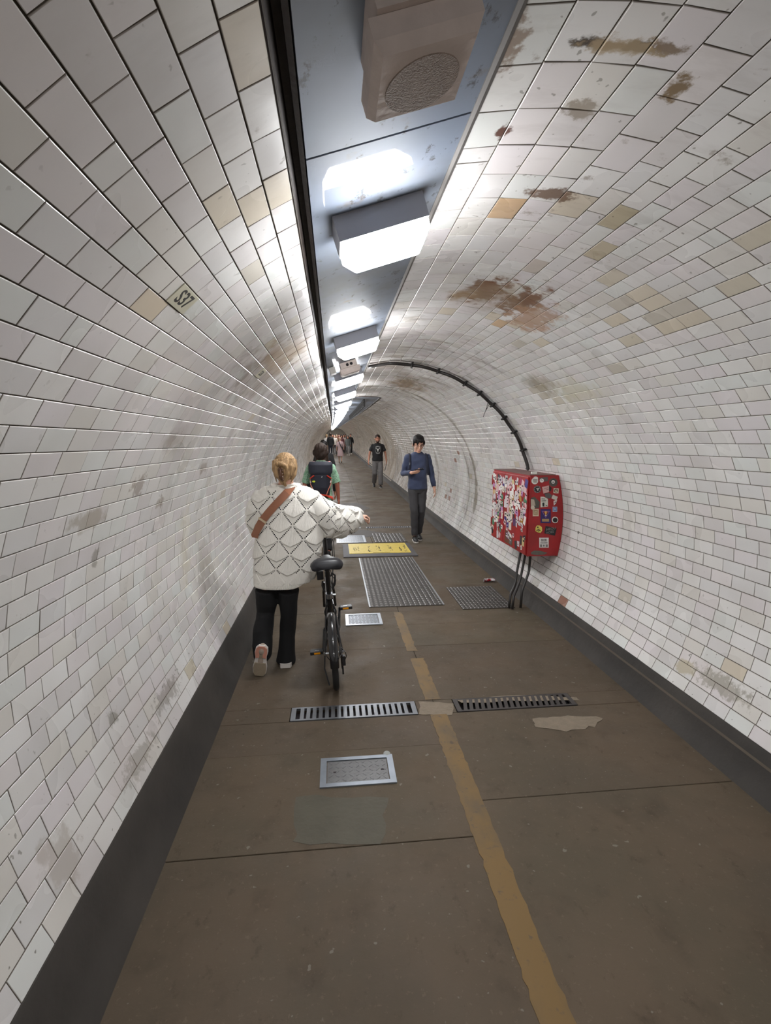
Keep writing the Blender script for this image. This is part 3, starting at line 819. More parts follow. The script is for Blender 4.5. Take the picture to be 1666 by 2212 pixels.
# ribbed tread plates
rib_m = mat('ribbed_iron', lin((88, 84, 80)), .45, .55, var=.3, vscale=20)
rib_b = mat('ribbed_iron_groove', lin((58, 54, 50)), .7, .2, var=.3, vscale=20)
def tread(x0, x1, y0, y1, nx, ny, label, edge=None):
    zz = zprof((y0 + y1) / 2); r = empty('tread_plate', ((x0 + x1) / 2, (y0 + y1) / 2, zz)); z0 = .0012
    m = MB(); m.loft([[Vector(bend(a, bb, z)) for a, bb in ((x0, y0), (x1, y0), (x1, y1), (x0, y1))] for z in (z0, z0 + .004)])
    m.build('plate', rib_b, r)
    m = MB()
    for i in range(nx):
        for j in range(ny):
            a0, a1 = x0 + (x1 - x0) * (i + .18) / nx, x0 + (x1 - x0) * (i + .82) / nx
            b0, b1 = y0 + (y1 - y0) * (j + .12) / ny, y0 + (y1 - y0) * (j + .88) / ny
            o_ = .25 * (a1 - a0)
            m.loft([[Vector(bend(a, bb, z0 + .004)) for a, bb in ((a0, b0), (a1, b0), (a1, b1), (a0, b1))], [Vector(bend(a, bb, z0 + .0075)) for a, bb in ((a0 + o_, b0 + .006), (a1 - o_, b0 + .006), (a1 - o_, b1 - .006), (a0 + o_, b1 - .006))]])
    o = m.build('tread_pattern', rib_m, r); o['kind'] = 'stuff'
    if edge:
        for xe in edge:
            m = MB(); m.loft([[Vector(bend(a, bb, z)) for a, bb in ((xe - .008, y0), (xe + .008, y0), (xe + .008, y1), (xe - .008, y1))] for z in (z0, z0 + .008)])
            m.build('edge_strip', zinc, r)
    tag(r, label, 'plate', 'ribbed tread plates in the floor')
tread(.34, 1.12, 4.86, 7.02, 15, 34, 'long ribbed dark tread plate leading up to the yellow mat', (.342, 1.118))
tread(1.28, 1.83, 4.70, 5.47, 14, 14, 'small dark ribbed tread plate near the red cabinet')
tread(.66, 1.22, 8.12, 8.9, 9, 8, 'ribbed dark tread plate just behind the yellow mat')

# ---------- yellow mat
mx0, mx1, my0, my1 = .115, 1.225, 7.08, 7.98
zz = zprof(7.5); r = empty('yellow_mat', ((mx0 + mx1) / 2, (my0 + my1) / 2, zz))
rub = mat('grey_rubber_ramp', lin((84, 82, 84)), .6, var=.15)
m = MB()
q4 = lambda e, z: [Vector((a, bb, zz + z)) for a, bb in ((mx0 + e, my0 + e), (mx1 - e, my0 + e), (mx1 - e, my1 - e), (mx0 + e, my1 - e))]
m.loft([q4(0, .0012), q4(.0, .012), q4(.085, .036)]); m.build('ramp_edge', rub, r)
m = MB(); m.loft([q4(.09, .030), q4(.09, .039)]); top = m.build('tread_sheet', mat('yellow_sheet', lin((206, 184, 78)), .55, var=.15, vscale=14), r)
ym = mat('yellow_rib', lin((198, 174, 66)), .55, var=.1, vscale=14)
m = MB(); n = 46
for i in range(n):
    xa = mx0 + .1 + (mx1 - mx0 - .2) * i / n
    m.box((xa + .004, (my0 + my1) / 2, zz + .0405), (.009, my1 - my0 - .2, .003))
o = m.build('raised_rib', ym, top); o['kind'] = 'stuff'
wear = mat('scuffed_print', lin((104, 92, 46)), .7, var=.2)
Mt = Matrix(((0, -1, 0), (1, 0, 0), (0, 0, 1)))
m = MB(); rr = random.Random(4)
for (cx_, cy_, w_, h_) in ((.32, 7.5, .09, .34), (.52, 7.45, .04, .42), (.66, 7.5, .06, .36), (.85, 7.52, .05, .44), (1.0, 7.42, .03, .25), (1.08, 7.5, .05, .5)):
    for k in range(14):
        m.box((cx_ + rr.uniform(-w_, w_) * .5, cy_ + rr.uniform(-h_, h_) * .5, zz + .0424), (rr.uniform(.006, .018), rr.uniform(.02, .06), .0008))
o = m.build('printed_mark', wear, top); o['kind'] = 'stuff'
m = MB(); m.box(((mx0 + mx1) / 2 + .02, my0 + .125, zz + .0425), (.26, .02, .0008)); m.build('printed_mark', wear, top)
tag(r, 'yellow ribbed rubber ramp mat with grey edges lying across the floor', 'mat')
# crushed can
cp = ground(1057, 1257)
r = empty('crushed_can', cp)
m = MB(); rr = random.Random(9); rings = []
for i in range(9):
    t = i / 8; rad = .026 + rr.uniform(-.006, .005); 
    rings.append([cp + Vector((-.06 + .12 * t, .012 * math.sin(3 * t), .024)) + Vector((rr.uniform(-.004, .004), math.cos(a) * rad * 1.25, math.sin(a) * rad * .75 + rr.uniform(-.003, .003))) for a in [2 * math.pi * k / 12 for k in range(12)]])
canm, nt, b = new_mat('can_print')
geo = N(nt, 'ShaderNodeNewGeometry'); c = fmix(frange(fn(22, 2), .46, .52, 0, 1), lin((176, 30, 42)), lin((186, 182, 184)))
nt.links.new(c, b.inputs['Base Color']); b.inputs['Metallic'].default_value = .4; b.inputs['Roughness'].default_value = .35
m.loft(rings); m.build('body', canm, r, smooth=30)
m = MB(); m.disc(cp + Vector((-.063, 0, .024)), (-1, .1, .3), .021, .004, 14); m.build('lid', zinc, r)
tag(r, 'crushed red and silver drinks can on the floor by the skirting', 'can')
# ================================================================== RED CABINET, CONDUIT, CABLES
red, nt, b = new_mat('red_cabinet_paint')
geo = N(nt, 'ShaderNodeNewGeometry')
c = fmix(frange(fn(5, 4), .35, .7, 0, 1), lin((158, 30, 34)), lin((140, 30, 32)))
c = fmix(frange(fn(30, 3), .66, .72, 0, .6), c, lin((104, 46, 40)))
nt.links.new(c, b.inputs['Base Color']); b.inputs['Roughness'].default_value = .42
grime = mat('grey_scuff', lin((96, 92, 84)), .8, var=.3, vscale=60)
rustm = mat('rusty_patch', lin((104, 58, 34)), .8, var=.3, vscale=40)
CX0, CY0, CY1, CZ0, CZ1 = 1.872, 4.555, 5.63, .575, 1.372     # front face x, near and far end, bottom and top
cab = empty('red_cabinet', (CX0 + .15, (CY0 + CY1) / 2, CZ0))
def wall_x(z, gap=.004): return TX + math.sqrt(max(0, (TR - gap) ** 2 - (z - TZ) ** 2))
m = MB(); zs = [CZ0 + (CZ1 - CZ0) * i / 10 for i in range(11)]
def endring(y): return [Vector((CX0, y, CZ0))] + [Vector((wall_x(z), y, z)) for z in zs] + [Vector((CX0, y, CZ1))]
m.loft([endring(CY0), endring(CY1)])
body = m.build('body', red, cab)
# end plate with folded lips (towards the lens) and top flange
m = MB(); m.box((CX0 + .004, CY0 - .002, (CZ0 + CZ1) / 2), (.008, .008, CZ1 - CZ0)); m.build('corner_lip', red, cab)
m = MB(); m.box(((CX0 + 2.12) / 2, (CY0 + CY1) / 2, CZ1 + .004), (2.12 - CX0 + .01, CY1 - CY0 + .01, .008)); m.build('lid', mat('dusty_red_top', lin((112, 84, 78)), .8, var=.2, vscale=12), cab)
# two doors on the front face
split = CY0 + .66
doors = []
for (ya, yb) in ((CY0 + .012, split - .006), (split + .006, CY1 - .012)):
    m = MB(); m.cbox((CX0 - .008, (ya + yb) / 2, (CZ0 + CZ1) / 2 - .004), (.014, yb - ya, CZ1 - CZ0 - .03), .003)
    doors.append(m.build('door', red, cab))
for z in (CZ0 + .17, CZ1 - .12):
    m = MB(); m.box((CX0 - .006, CY1 + .012, z), (.02, .03, .11)); m.build('hinge', red, cab)
MB().cbox((1.93, CY0 + .05, CZ1 + .02), (.055, .022, .024), .003).build('white_vent_cap', mat('white_plastic', lin((214, 214, 206)), .4), cab)

STK = random.Random(21)
def smat(rgb): return mat('sticker_%d_%d_%d' % rgb, lin(rgb), .5, var=.10, vscale=70)
WHITE_S, CREAM_S, PINK_S, BLACK_S = (218, 214, 208), (206, 196, 180), (206, 170, 172), (34, 34, 36)
# --- stickers on the near end plate, placed in plate coordinates (x from the front edge, z up)
def endp(px, py): return at(px, py, CY0 - .0025)
ME = Matrix(((1, 0, 0), (0, 0, -1), (0, 1, 0)))     # text plane facing -Y
FN_E = Vector((0, -1, 0))
def e_poly(pts, rgb, name='sticker', h=.0012, parent=None, lift=0.0):
    P3 = [endp(*p) - Vector((0, lift, 0)) for p in pts]
    return MB().poly(P3, FN_E, h).build(name, smat(rgb), parent or body)
def e_round(px, py, r, rgb, name='sticker', sq=1.0, parent=None, lift=0.0, seg=20):
    return e_poly([(px + r * math.cos(2 * math.pi * k / seg), py + r * sq * math.sin(2 * math.pi * k / seg)) for k in range(seg)], rgb, name, parent=parent, lift=lift)
def e_rect(x0, y0, x1, y1, rgb, rot=0, name='sticker', parent=None, lift=0.0):
    cx_, cy_ = (x0 + x1) / 2, (y0 + y1) / 2; a = math.radians(rot); pts = []
    for (dx, dy) in ((x0 - cx_, y0 - cy_), (x1 - cx_, y0 - cy_), (x1 - cx_, y1 - cy_), (x0 - cx_, y1 - cy_)):
        pts.append((cx_ + dx * math.cos(a) - dy * math.sin(a), cy_ + dx * math.sin(a) + dy * math.cos(a)))
    return e_poly(pts, rgb, name, parent=parent, lift=lift)
def e_text(body_t, px, py, hpx, rgb, rot=0, parent=None, bold=.0006, sx=1.0, lift=.0022):
    sc = hpx / 232.0 / .70
    R_ = Matrix.Rotation(-math.radians(rot), 3, 'Y')
    vs, fs = text_mesh(body_t, sc, R_ @ ME @ Matrix.Diagonal((sx, 1, 1)), endp(px, py) - Vector((0, lift, 0)), .0002, bold)
    MB().add(vs, fs).build('print', smat(rgb), parent or body, fixn=False)
s = e_round(1155.5, 1039, 7.2, WHITE_S); e_poly([(1152, 1034), (1153.5, 1030), (1158, 1029), (1162, 1031), (1162.5, 1036)], WHITE_S, lift=.0013)
e_rect(1151.5, 1036, 1161, 1037.4, BLACK_S, 0, 'print', s, .003); e_rect(1151.8, 1038.8, 1160, 1040.4, (120, 96, 70), 0, 'print', s, .0015); e_rect(1152.5, 1041.3, 1159.8, 1042.4, (110, 106, 96), 0, 'print', s, .0015)
e_rect(1166, 1031, 1184, 1040.5, (86, 78, 76), -8)
s = e_round(1170.5, 1038, 4.4, WHITE_S, lift=.0014); e_rect(1168.5, 1036, 1170, 1037.6, BLACK_S, 30, 'print', s, .003); e_rect(1171.5, 1037.4, 1173, 1038.4, BLACK_S, 0, 'print', s, .003)
e_round(1195.5, 1042, 9.5, (78, 74, 68), seg=9); s = e_round(1195, 1040.6, 5.4, BLACK_S, lift=.0014); s2 = e_round(1195, 1041, 4.0, WHITE_S, 'print', 1, s, .0028); e_rect(1192.8, 1040.6, 1197.4, 1042, BLACK_S, 0, 'print', s, .0042)
s = e_round(1161, 1057, 8.0, (120, 112, 112)); e_round(1161, 1057, 5.6, BLACK_S, 'print', 1, s, .0014)
e_poly([(1158.5, 1054), (1165.5, 1054), (1161.8, 1060.5)], WHITE_S, 'print', parent=s, lift=.0028); e_poly([(1160.5, 1055.3), (1163.6, 1055.3), (1161.9, 1058.3)], BLACK_S, 'print', parent=s, lift=.0042)
for k in range(8):
    a = k * math.pi / 4 + .3; e_round(1161 + 6.8 * math.cos(a), 1057 + 6.8 * math.sin(a), .9, BLACK_S, 'print', 1, s, .0014, 8)
e_poly([(1186, 1048), (1192, 1054), (1190, 1061), (1185, 1061)], (38, 26, 26))
s = e_poly([(1171, 1052), (1186, 1048.5), (1186, 1063), (1174, 1066)], (196, 158, 152), lift=.0013); e_rect(1175, 1054, 1184, 1055, (128, 88, 86), -12, 'print', s, .0026); e_rect(1180, 1057, 1185, 1058, (128, 88, 86), -12, 'print', s, .0026)
s = e_rect(1196, 1054.5, 1207, 1065.5, (214, 198, 178), 4); e_round(1201.3, 1060, 4.2, BLACK_S, 'print', 1, s, .0014); e_round(1201.3, 1060.2, 3.0, (208, 192, 160), 'print', 1, s, .0028); e_rect(1199, 1059.4, 1204, 1060.6, BLACK_S, -15, 'print', s, .0042)
e_poly([(1176, 1066), (1187, 1065), (1193, 1071), (1188, 1077), (1179, 1075)], (88, 84, 82), lift=.0008)
e_rect(1192.5, 1070.5, 1204, 1079, (196, 190, 178), 24, lift=.001); s = e_poly([(1196, 1082), (1204, 1079.5), (1201, 1088), (1196.5, 1092)], (212, 196, 192)); e_rect(1198.5, 1084, 1200, 1087, BLACK_S, 10, 'print', s, .0014)
e_poly([(1147, 1076), (1155, 1073), (1166, 1084), (1165, 1097), (1155, 1098), (1148, 1094)], (78, 76, 68)); e_poly([(1147, 1078), (1154, 1079), (1157, 1092), (1147, 1094)], (172, 158, 142), lift=.0012); e_round(1151, 1096.5, 4.4, (196, 184, 168), lift=.0014)
s = e_poly([(1168, 1073), (1175, 1073), (1184, 1078), (1184, 1094), (1168, 1096)], (206, 204, 192)); e_round(1174, 1088.5, 2.4, (40, 44, 42), 'print', 1.2, s, .0014); e_rect(1172, 1090, 1176, 1094, (40, 44, 42), 0, 'print', s, .0014); e_rect(1170, 1077, 1178, 1078.2, (96, 94, 88), 4, 'print', s, .0014); e_rect(1170, 1080.4, 1180, 1081.6, (96, 94, 88), 4, 'print', s, .0014); e_rect(1170, 1083.4, 1179, 1084.4, (96, 94, 88), 4, 'print', s, .0014); e_poly([(1178, 1090), (1184, 1092), (1180, 1093)], BLACK_S, 'print', parent=s, lift=.0014)
s = e_rect(1194, 1094.5, 1204, 1105.5, (166, 172, 188)); e_rect(1195.2, 1096, 1202.8, 1103.5, (104, 128, 176), 0, 'print', s, .0014); e_text('M', 1199, 1100, 4.4, (196, 200, 212), 0, s, .0003, 1, .003)
s = e_rect(1151, 1099, 1164, 1115, (200, 180, 156)); e_rect(1152.5, 1101, 1162, 1112, (158, 136, 104), 0, 'print', s, .0014); e_rect(1154, 1105, 1160, 1106, (206, 190, 160), -14, 'print', s, .0028); e_rect(1154, 1108, 1161, 1109, (206, 190, 160), -8, 'print', s, .0028)
s = e_rect(1168, 1099.5, 1190, 1130, (50, 34, 92))
e_poly([(1170, 1103.5), (1188, 1103.5), (1179, 1119)], (126, 96, 170), 'print', parent=s, lift=.0014); e_poly([(1172, 1104.8), (1186, 1104.8), (1179, 1117)], (60, 34, 44), 'print', parent=s, lift=.0028)
e_poly([(1176.6, 1104), (1181.4, 1104), (1180, 1112), (1178, 1112)], (216, 166, 86), 'print', parent=s, lift=.0042); e_round(1179, 1113.6, 1.4, (216, 208, 196), 'print', 1, s, .0042, 12); e_poly([(1173, 1105), (1176, 1105), (1178, 1111)], (172, 74, 56), 'print', parent=s, lift=.0042); e_poly([(1185, 1105), (1182, 1105), (1180, 1111)], (172, 74, 56), 'print', parent=s, lift=.0042)
e_rect(1171, 1121, 1186, 1126.5, (168, 138, 96), 0, 'print', s, .0014)
s = e_round(1199.2, 1123, 7.0, WHITE_S); e_round(1199.4, 1123.3, 5.1, BLACK_S, 'print', 1, s, .0014)
s = e_poly([(1157, 1140), (1160, 1135), (1166, 1135), (1171, 1139), (1171.5, 1146), (1168, 1151), (1162, 1150), (1157, 1147)], (212, 196, 98)); e_rect(1160.5, 1137.5, 1163.5, 1140.5, (58, 52, 34), 20, 'print', s, .0014); e_rect(1158.5, 1143.5, 1166, 1145.3, (58, 52, 34), -22, 'print', s, .0014); e_rect(1162, 1145.8, 1168, 1147.2, (58, 52, 34), -18, 'print', s, .0014)
s = e_poly([(1179, 1136), (1203, 1141.5), (1199, 1157), (1176, 1152)], BLACK_S); e_text('MEOU', 1190.5, 1142.5, 5.6, (128, 126, 122), 10, s, .0002, 1.02); e_text('ROES', 1188.5, 1149.8, 5.2, (128, 126, 122), 10, s, .0002, 1.02)
s = e_rect(1165, 1161.5, 1185.5, 1183, (214, 210, 206)); e_text('BIER', 1175.2, 1166.8, 5.4, BLACK_S, 0, s, .0002, .95); e_text('PARADIES', 1175.2, 1172.8, 2.7, BLACK_S, 0, s, .0002); e_rect(1166.8, 1176, 1171, 1181.5, (118, 116, 112), 0, 'print', s, .0014); e_rect(1173.5, 1176.5, 1176.5, 1180.5, (108, 106, 102), 0, 'print', s, .0014); e_rect(1179, 1176, 1183.5, 1181.5, (118, 116, 112), 0, 'print', s, .0014)
MB().poly([endp(*p) for p in ((1147, 1193), (1155, 1189), (1168, 1190), (1183, 1194), (1176, 1198), (1160, 1199), (1148, 1197))], FN_E, .0008).build('scuff', grime, body)
# --- stickers crowding the doors
PAL = [WHITE_S] * 8 + [PINK_S] * 4 + [CREAM_S] * 4 + [(176, 168, 164)] * 4 + [(196, 188, 190)] * 3 + [BLACK_S, (52, 48, 52), (86, 52, 92), (60, 52, 120), (176, 132, 58), (176, 128, 172), (150, 40, 84), (70, 122, 92), (88, 84, 84), (198, 182, 130)]
cellx = .068
for di, dr in enumerate(doors):
    ya, yb = ((CY0 + .03, split - .02), (split + .02, CY1 - .03))[di]
    nc, nr_ = (9, 13) if di == 0 else (6, 13)
    for i in range(nc):
        for j in range(nr_):
            if STK.random() < (.10 if j > 3 else .45): continue
            y = ya + (yb - ya) * (i + .5 + STK.uniform(-.3, .3)) / nc; z = CZ0 + .05 + (CZ1 - CZ0 - .11) * (j + .5 + STK.uniform(-.3, .3)) / nr_
            w, h = STK.uniform(.022, .042), STK.uniform(.020, .046); rot = STK.gauss(0, .25); rgb = STK.choice(PAL)
            k = STK.random(); cs, sn = math.cos(rot), math.sin(rot)
            if k < .6: pts = [(-w, -h), (w, -h), (w, h), (-w, h)]
            elif k < .8: pts = [(w * math.cos(2 * math.pi * q_ / 14), w * math.sin(2 * math.pi * q_ / 14)) for q_ in range(14)]
            else: pts = [(-w, -h), (w * .4, -h * .8), (w, h * .5), (0, h), (-w * .8, h * .4)]
            lift = .0002 + STK.random() * .0012
            P3 = [Vector((CX0 - .0152 - lift, y + a * cs - bb * sn, z + a * sn + bb * cs)) for a, bb in pts]
            so = MB().poly(P3, (-1, 0, 0), .0008).build('sticker', smat(rgb), dr)
            if STK.random() < .6:
                mk = BLACK_S if sum(rgb) > 380 else WHITE_S
                for q_ in range(STK.choice((1, 2))):
                    oy, oz = STK.uniform(-.3, .3) * w, STK.uniform(-.4, .4) * h; a_, b_ = w * STK.uniform(.3, .7), h * STK.uniform(.08, .25)
                    P3 = [Vector((CX0 - .0162 - lift, y + (oy + a) * cs - (oz + bb) * sn, z + (oy + a) * sn + (oz + bb) * cs)) for a, bb in ((-a_, -b_), (a_, -b_), (a_, b_), (-a_, b_))]
                    MB().poly(P3, (-1, 0, 0), .0004).build('print', smat(mk), so)
MB().poly([Vector((CX0 - .0154, CY0 + .60, CZ0 + .03)), Vector((CX0 - .0154, CY0 + .36, CZ0 + .025)), Vector((CX0 - .0154, CY0 + .36, CZ0 + .10)), Vector((CX0 - .0154, CY0 + .47, CZ0 + .16)), Vector((CX0 - .0154, CY0 + .60, CZ0 + .17))], (-1, 0, 0), .0006).build('rust_patch', rustm, doors[0])
tag(cab, 'red metal cabinet covered in stickers, fixed to the tiled wall', 'cabinet')

# arched conduit from the casing down to the cabinet
blk = mat('black_conduit', lin((42, 38, 36)), .45, var=.15)
clipm = mat('black_clip', lin((24, 22, 21)), .9, var=.1)
cd = empty('conduit', (wall_x(1.42) - .02, 5.18, CZ1))
pts = []
for k in range(49):
    th = -.165 + (1.255 + .165) * k / 48
    x, z = circ(th, TR - .03 - (.02 * max(0, (k - 42) / 6))); pts.append(Vector((x, 5.18 + .012 * math.sin(k * .9) + (.10 if k < 4 else 0) * (1 - k / 4), z)))
x, z = circ(1.262, TR - .055); pts.append(Vector((x - .01, 5.17, CZ1 + .022)))
MB().tube(pts, .017, 10).build('pipe', blk, cd, smooth='all')
pts2 = [p + Vector((.0, .030, .004)) for p in pts]
MB().tube(pts2, .012, 8).build('second_cable', blk, cd, smooth='all')
for th in (.12, .30, .50, .62, .74, .86, .98, 1.12):
    x, z = circ(th, TR - .018); n = Vector((TX - x, 0, TZ - z)).normalized(); t = n.cross(Vector((0, 1, 0)))
    MB().box((x + n.x * .008, 5.195, z + n.z * .008), (.016, .09, .052), frame(t, n)).build('clip', clipm, cd)
    if .5 < th < .9:
        c0 = Vector((x, 5.2, z)) + n * .03
        MB().tube([c0, c0 + n * .03 + Vector((0, -.05, .012))], .0025, 5).build('cable_tie', clipm, cd)
c0 = Vector((circ(.70, TR - .03)[0], 5.2, circ(.70, TR - .03)[1]))
MB().tube([c0, c0 + Vector((-.02, -.02, -.07)), c0 + Vector((-.06, -.03, -.17))], .003, 5).build('dangling_tie', clipm, cd)
MB().tube([c0 + Vector((.02, 0, -.02)), c0 + Vector((-.03, -.025, -.10))], .003, 5).build('dangling_tie', clipm, cd)
tag(cd, 'black conduit arching over the vault from the ceiling casing to the red cabinet', 'conduit')
for th, dy, wd_ in ((.66, .11, 'upper'), (.735, .13, 'lower')):
    x, z = circ(th, TR - .004); n = Vector((TX - x, 0, TZ - z)).normalized()
    o = MB().disc(Vector((x, 5.18 + dy, z)), n, .022, .012, 14, .018).build('wall_plug', mat('grey_plug', lin((120, 116, 108)), .5)); tag(o, '%s of two small grey round plugs on the tiles by the arched conduit' % wd_, 'plug', 'wall plugs under the conduit')

# black cables below the cabinet
sx_, sz_ = circ(2.05)
def wall_pt(z, off): return wall_x(z, off)
lab = ['thick black cable hanging from the cabinet to the floor, set furthest from the wall', 'thick black cable hanging from the cabinet, middle one of the three', 'thick black cable hanging from the cabinet close against the tiles']
spec = [((1126, 1200, 4.88), (1117, 1235, 4.83), (1113, 1262, 4.78), (1103, 1285, 4.70)), ((1136, 1202, 4.80), (1129, 1228, 4.80), (1122, 1258, 4.76), (1110, 1288, 4.68)), ((1146, 1203, 4.74), (1144, 1222, 4.78), (1141, 1240, 4.76), (1128, 1276, 4.70))]
for i, sp in enumerate(spec):
    P = []
    for (px_, py_, Y) in sp:
        p = at(px_, py_, Y); p.x = min(p.x, wall_x(max(p.z, .25), .03)); P.append(p)
    P[0].z = CZ0 - .001
    P[-1].z = max(P[-1].z, .045)
    Q = []
    for k in range(len(P) - 1):
        for t in range(6):
            u = t / 6; p0 = P[max(k - 1, 0)]; p1 = P[k]; p2 = P[k + 1]; p3 = P[min(k + 2, len(P) - 1)]
            Q.append(.5 * ((2 * p1) + (p2 - p0) * u + (2 * p0 - 5 * p1 + 4 * p2 - p3) * u * u + (3 * p1 - p0 - 3 * p2 + p3) * u ** 3))
    Q.append(P[-1]); Q.append(Vector((P[-1].x - .03, P[-1].y - .05, .014)))
    o = MB().tube(Q, .0135, 8).build('cable', blk, None, smooth='all'); tag(o, lab[i], 'cable', 'cables below the red cabinet')

# cable ladder under the soffit
cl = empty('cable_ladder', (SOF_X - .28, SY0 + .3, SOF_Z + zprof(SY0) - .02))
lx_ = SOF_X - .28
for off in (-.004, -.11):
    m = MB(); m.loft([[Vector(bend(lx_ + a, y, SOF_Z - .03 + off + bb)) for a, bb in ((-.008, -.006), (.008, -.006), (.008, .006), (-.008, .006))] for y in [SY0 + .35 + k * .7 for k in range(14)]]); m.build('rail', clipm, cl)
for k in range(30):
    y = SY0 + .4 + k * .3; p = Vector(bend(lx_, y, SOF_Z - .078))
    MB().box(p, (.03, .045, .15)).build('rung', clipm, cl)
tag(cl, 'black cable ladder hanging below the flat soffit', 'cable ladder')
# ================================================================== FOLDING BICYCLE
BKO = Vector((-.009, 3.235, zprof(3.2))); LEAN = math.radians(-3.4); YAW = math.radians(2.0)
BR = Matrix.Rotation(YAW, 3, 'Z') @ Matrix.Rotation(LEAN, 3, 'Y')
def bp_(x, y, z): return BKO + BR @ Vector((x, y, z))
bk = empty('folding_bicycle', BKO)
fr_m = mat('black_gloss_frame', lin((22, 22, 24)), .22, var=.1, coat=.5)
rub_m = mat('tyre_rubber', lin((36, 35, 35)), .75, var=.15)
mtl = mat('bright_alloy', lin((170, 172, 176)), .3, .9, var=.1)
plastic = mat('black_plastic', lin((30, 29, 30)), .5, var=.1)
amber = mat('amber_reflector', lin((230, 150, 20)), .25, var=.1, vscale=80)
sad_m = mat('saddle_vinyl', lin((40, 40, 44)), .42, var=.1)
def btube(name, pts, r, mt=fr_m, seg=10, parent=None):
    return MB().tube([bp_(*p) for p in pts], r, seg).build(name, mt, parent or bk, smooth=True)
def wheel(y, nm):
    R0 = .25; m = MB(); rings = []
    for k in range(48):
        a = 2 * math.pi * k / 48
        rings.append([bp_(.021 * math.cos(q), y + (R0 - .022 + .022 * math.sin(q)) * math.cos(a), .2505 + (R0 - .022 + .022 * math.sin(q)) * math.sin(a)) for q in [2 * math.pi * t / 10 for t in range(10)]])
    m.loft(rings + [rings[0]], cap=False); t = m.build(nm, rub_m, bk, smooth='all')
    m = MB(); rings = []
    for k in range(48):
        a = 2 * math.pi * k / 48
        rings.append([bp_(dx, y + (.205 + dr) * math.cos(a), .2505 + (.205 + dr) * math.sin(a)) for dx, dr in ((-.013, .012), (.013, .012), (.011, -.008), (-.011, -.008))])
    m.loft(rings + [rings[0]], cap=False); m.build('rim', plastic, t)
    for k in range(20):
        a = 2 * math.pi * k / 20; s_ = 1 if k % 2 else -1
        MB().tube([bp_(s_ * .03, y + .02 * math.cos(a + .6), .2505 + .02 * math.sin(a + .6)), bp_(0, y + .2 * math.cos(a), .2505 + .2 * math.sin(a))], .0011, 4).build('spoke', mtl, t)
    MB().tube([bp_(-.06, y, .2505), bp_(.06, y, .2505)], .007, 8).build('axle', mtl, t)
    MB().tube([bp_(-.032, y, .2505), bp_(.032, y, .2505)], .022, 12).build('hub', plastic, t)
wheel(0, 'rear_wheel'); wheel(.99, 'front_wheel')
def fender(y, a0, a1):
    m = MB(); rings = []
    for k in range(21):
        a = math.radians(a0 + (a1 - a0) * k / 20); r = .268
        rings.append([bp_(dx, y + (r + dr) * math.cos(a), .2505 + (r + dr) * math.sin(a)) for dx, dr in ((-.029, -.016), (-.026, -.002), (-.014, .006), (0, .009), (.014, .006), (.026, -.002), (.029, -.016), (.014, .002), (0, .005), (-.014, .002))])
    m.loft(rings); f = m.build('fender', fr_m, bk, smooth=50); return f
rf = fender(0, 25, 178); fender(.99, 20, 150)
for a in (140, 158):
    aa = math.radians(a); MB().ell(bp_(0, .279 * math.cos(aa), .2505 + .279 * math.sin(aa)), (.006, .006, .006)).build('bolt', mtl, rf)
aa = math.radians(165)
btube('fender_stay', [(-.06, 0, .255), (-.05, -.15, .30), (-.03, .27 * math.cos(aa), .2505 + .27 * math.sin(aa)), (.03, .27 * math.cos(aa), .2505 + .27 * math.sin(aa)), (.05, -.15, .30), (.06, 0, .255)], .0032, fr_m, 6)
BB = (0, .385, .272)
ST0, ST1 = (0, .40, .25), (0, .335, .56)
btube('seat_tube', [ST0, ST1], .020, fr_m, 14)
btube('seat_post', [(0, .345, .50), (0, .262, .80)], .0165, fr_m, 14)
btube('seat_clamp', [(0, .340, .535), (0, .331, .572)], .027, mtl, 14)
MB().box(bp_(.034, .33, .555), (.03, .02, .012)).build('clamp_lever', mtl, bk)
btube('main_beam', [(0, .37, .42), (0, .60, .45), (0, .84, .545)], [.030, .032, .027], fr_m, 14)
btube('head_tube', [(0, .868, .46), (0, .838, .60)], .024, fr_m, 14)
for s_ in (-1, 1):
    btube('chain_stay', [(s_ * .025, .37, .27), (s_ * .042, .25, .262), (s_ * .058, 0, .2505)], .0105)
    btube('seat_stay', [(s_ * .020, .338, .53), (s_ * .036, .20, .43), (s_ * .045, .10, .335), (s_ * .060, 0, .2505)], .0085)
    btube('fork_blade', [(s_ * .03, .885, .50), (s_ * .045, .93, .40), (s_ * .05, .99, .2505)], .011)
    MB().ell(bp_(s_ * .062, 0, .2505), (.008, .01, .01)).build('axle_nut', mtl, bk)
    btube('brake_arm', [(s_ * .034, .215, .43), (s_ * .040, .205, .475), (s_ * .020, .20, .53)], .006, plastic, 6)
btube('rear_carrier_loop', [(-.03, .33, .585), (-.045, .32, .64), (-.04, .33, .67)], .007, plastic, 8)
btube('carry_loop', [(.03, .33, .60), (.052, .34, .66), (.055, .35, .70), (.035, .34, .72), (.02, .33, .70)], .0075, plastic, 8)
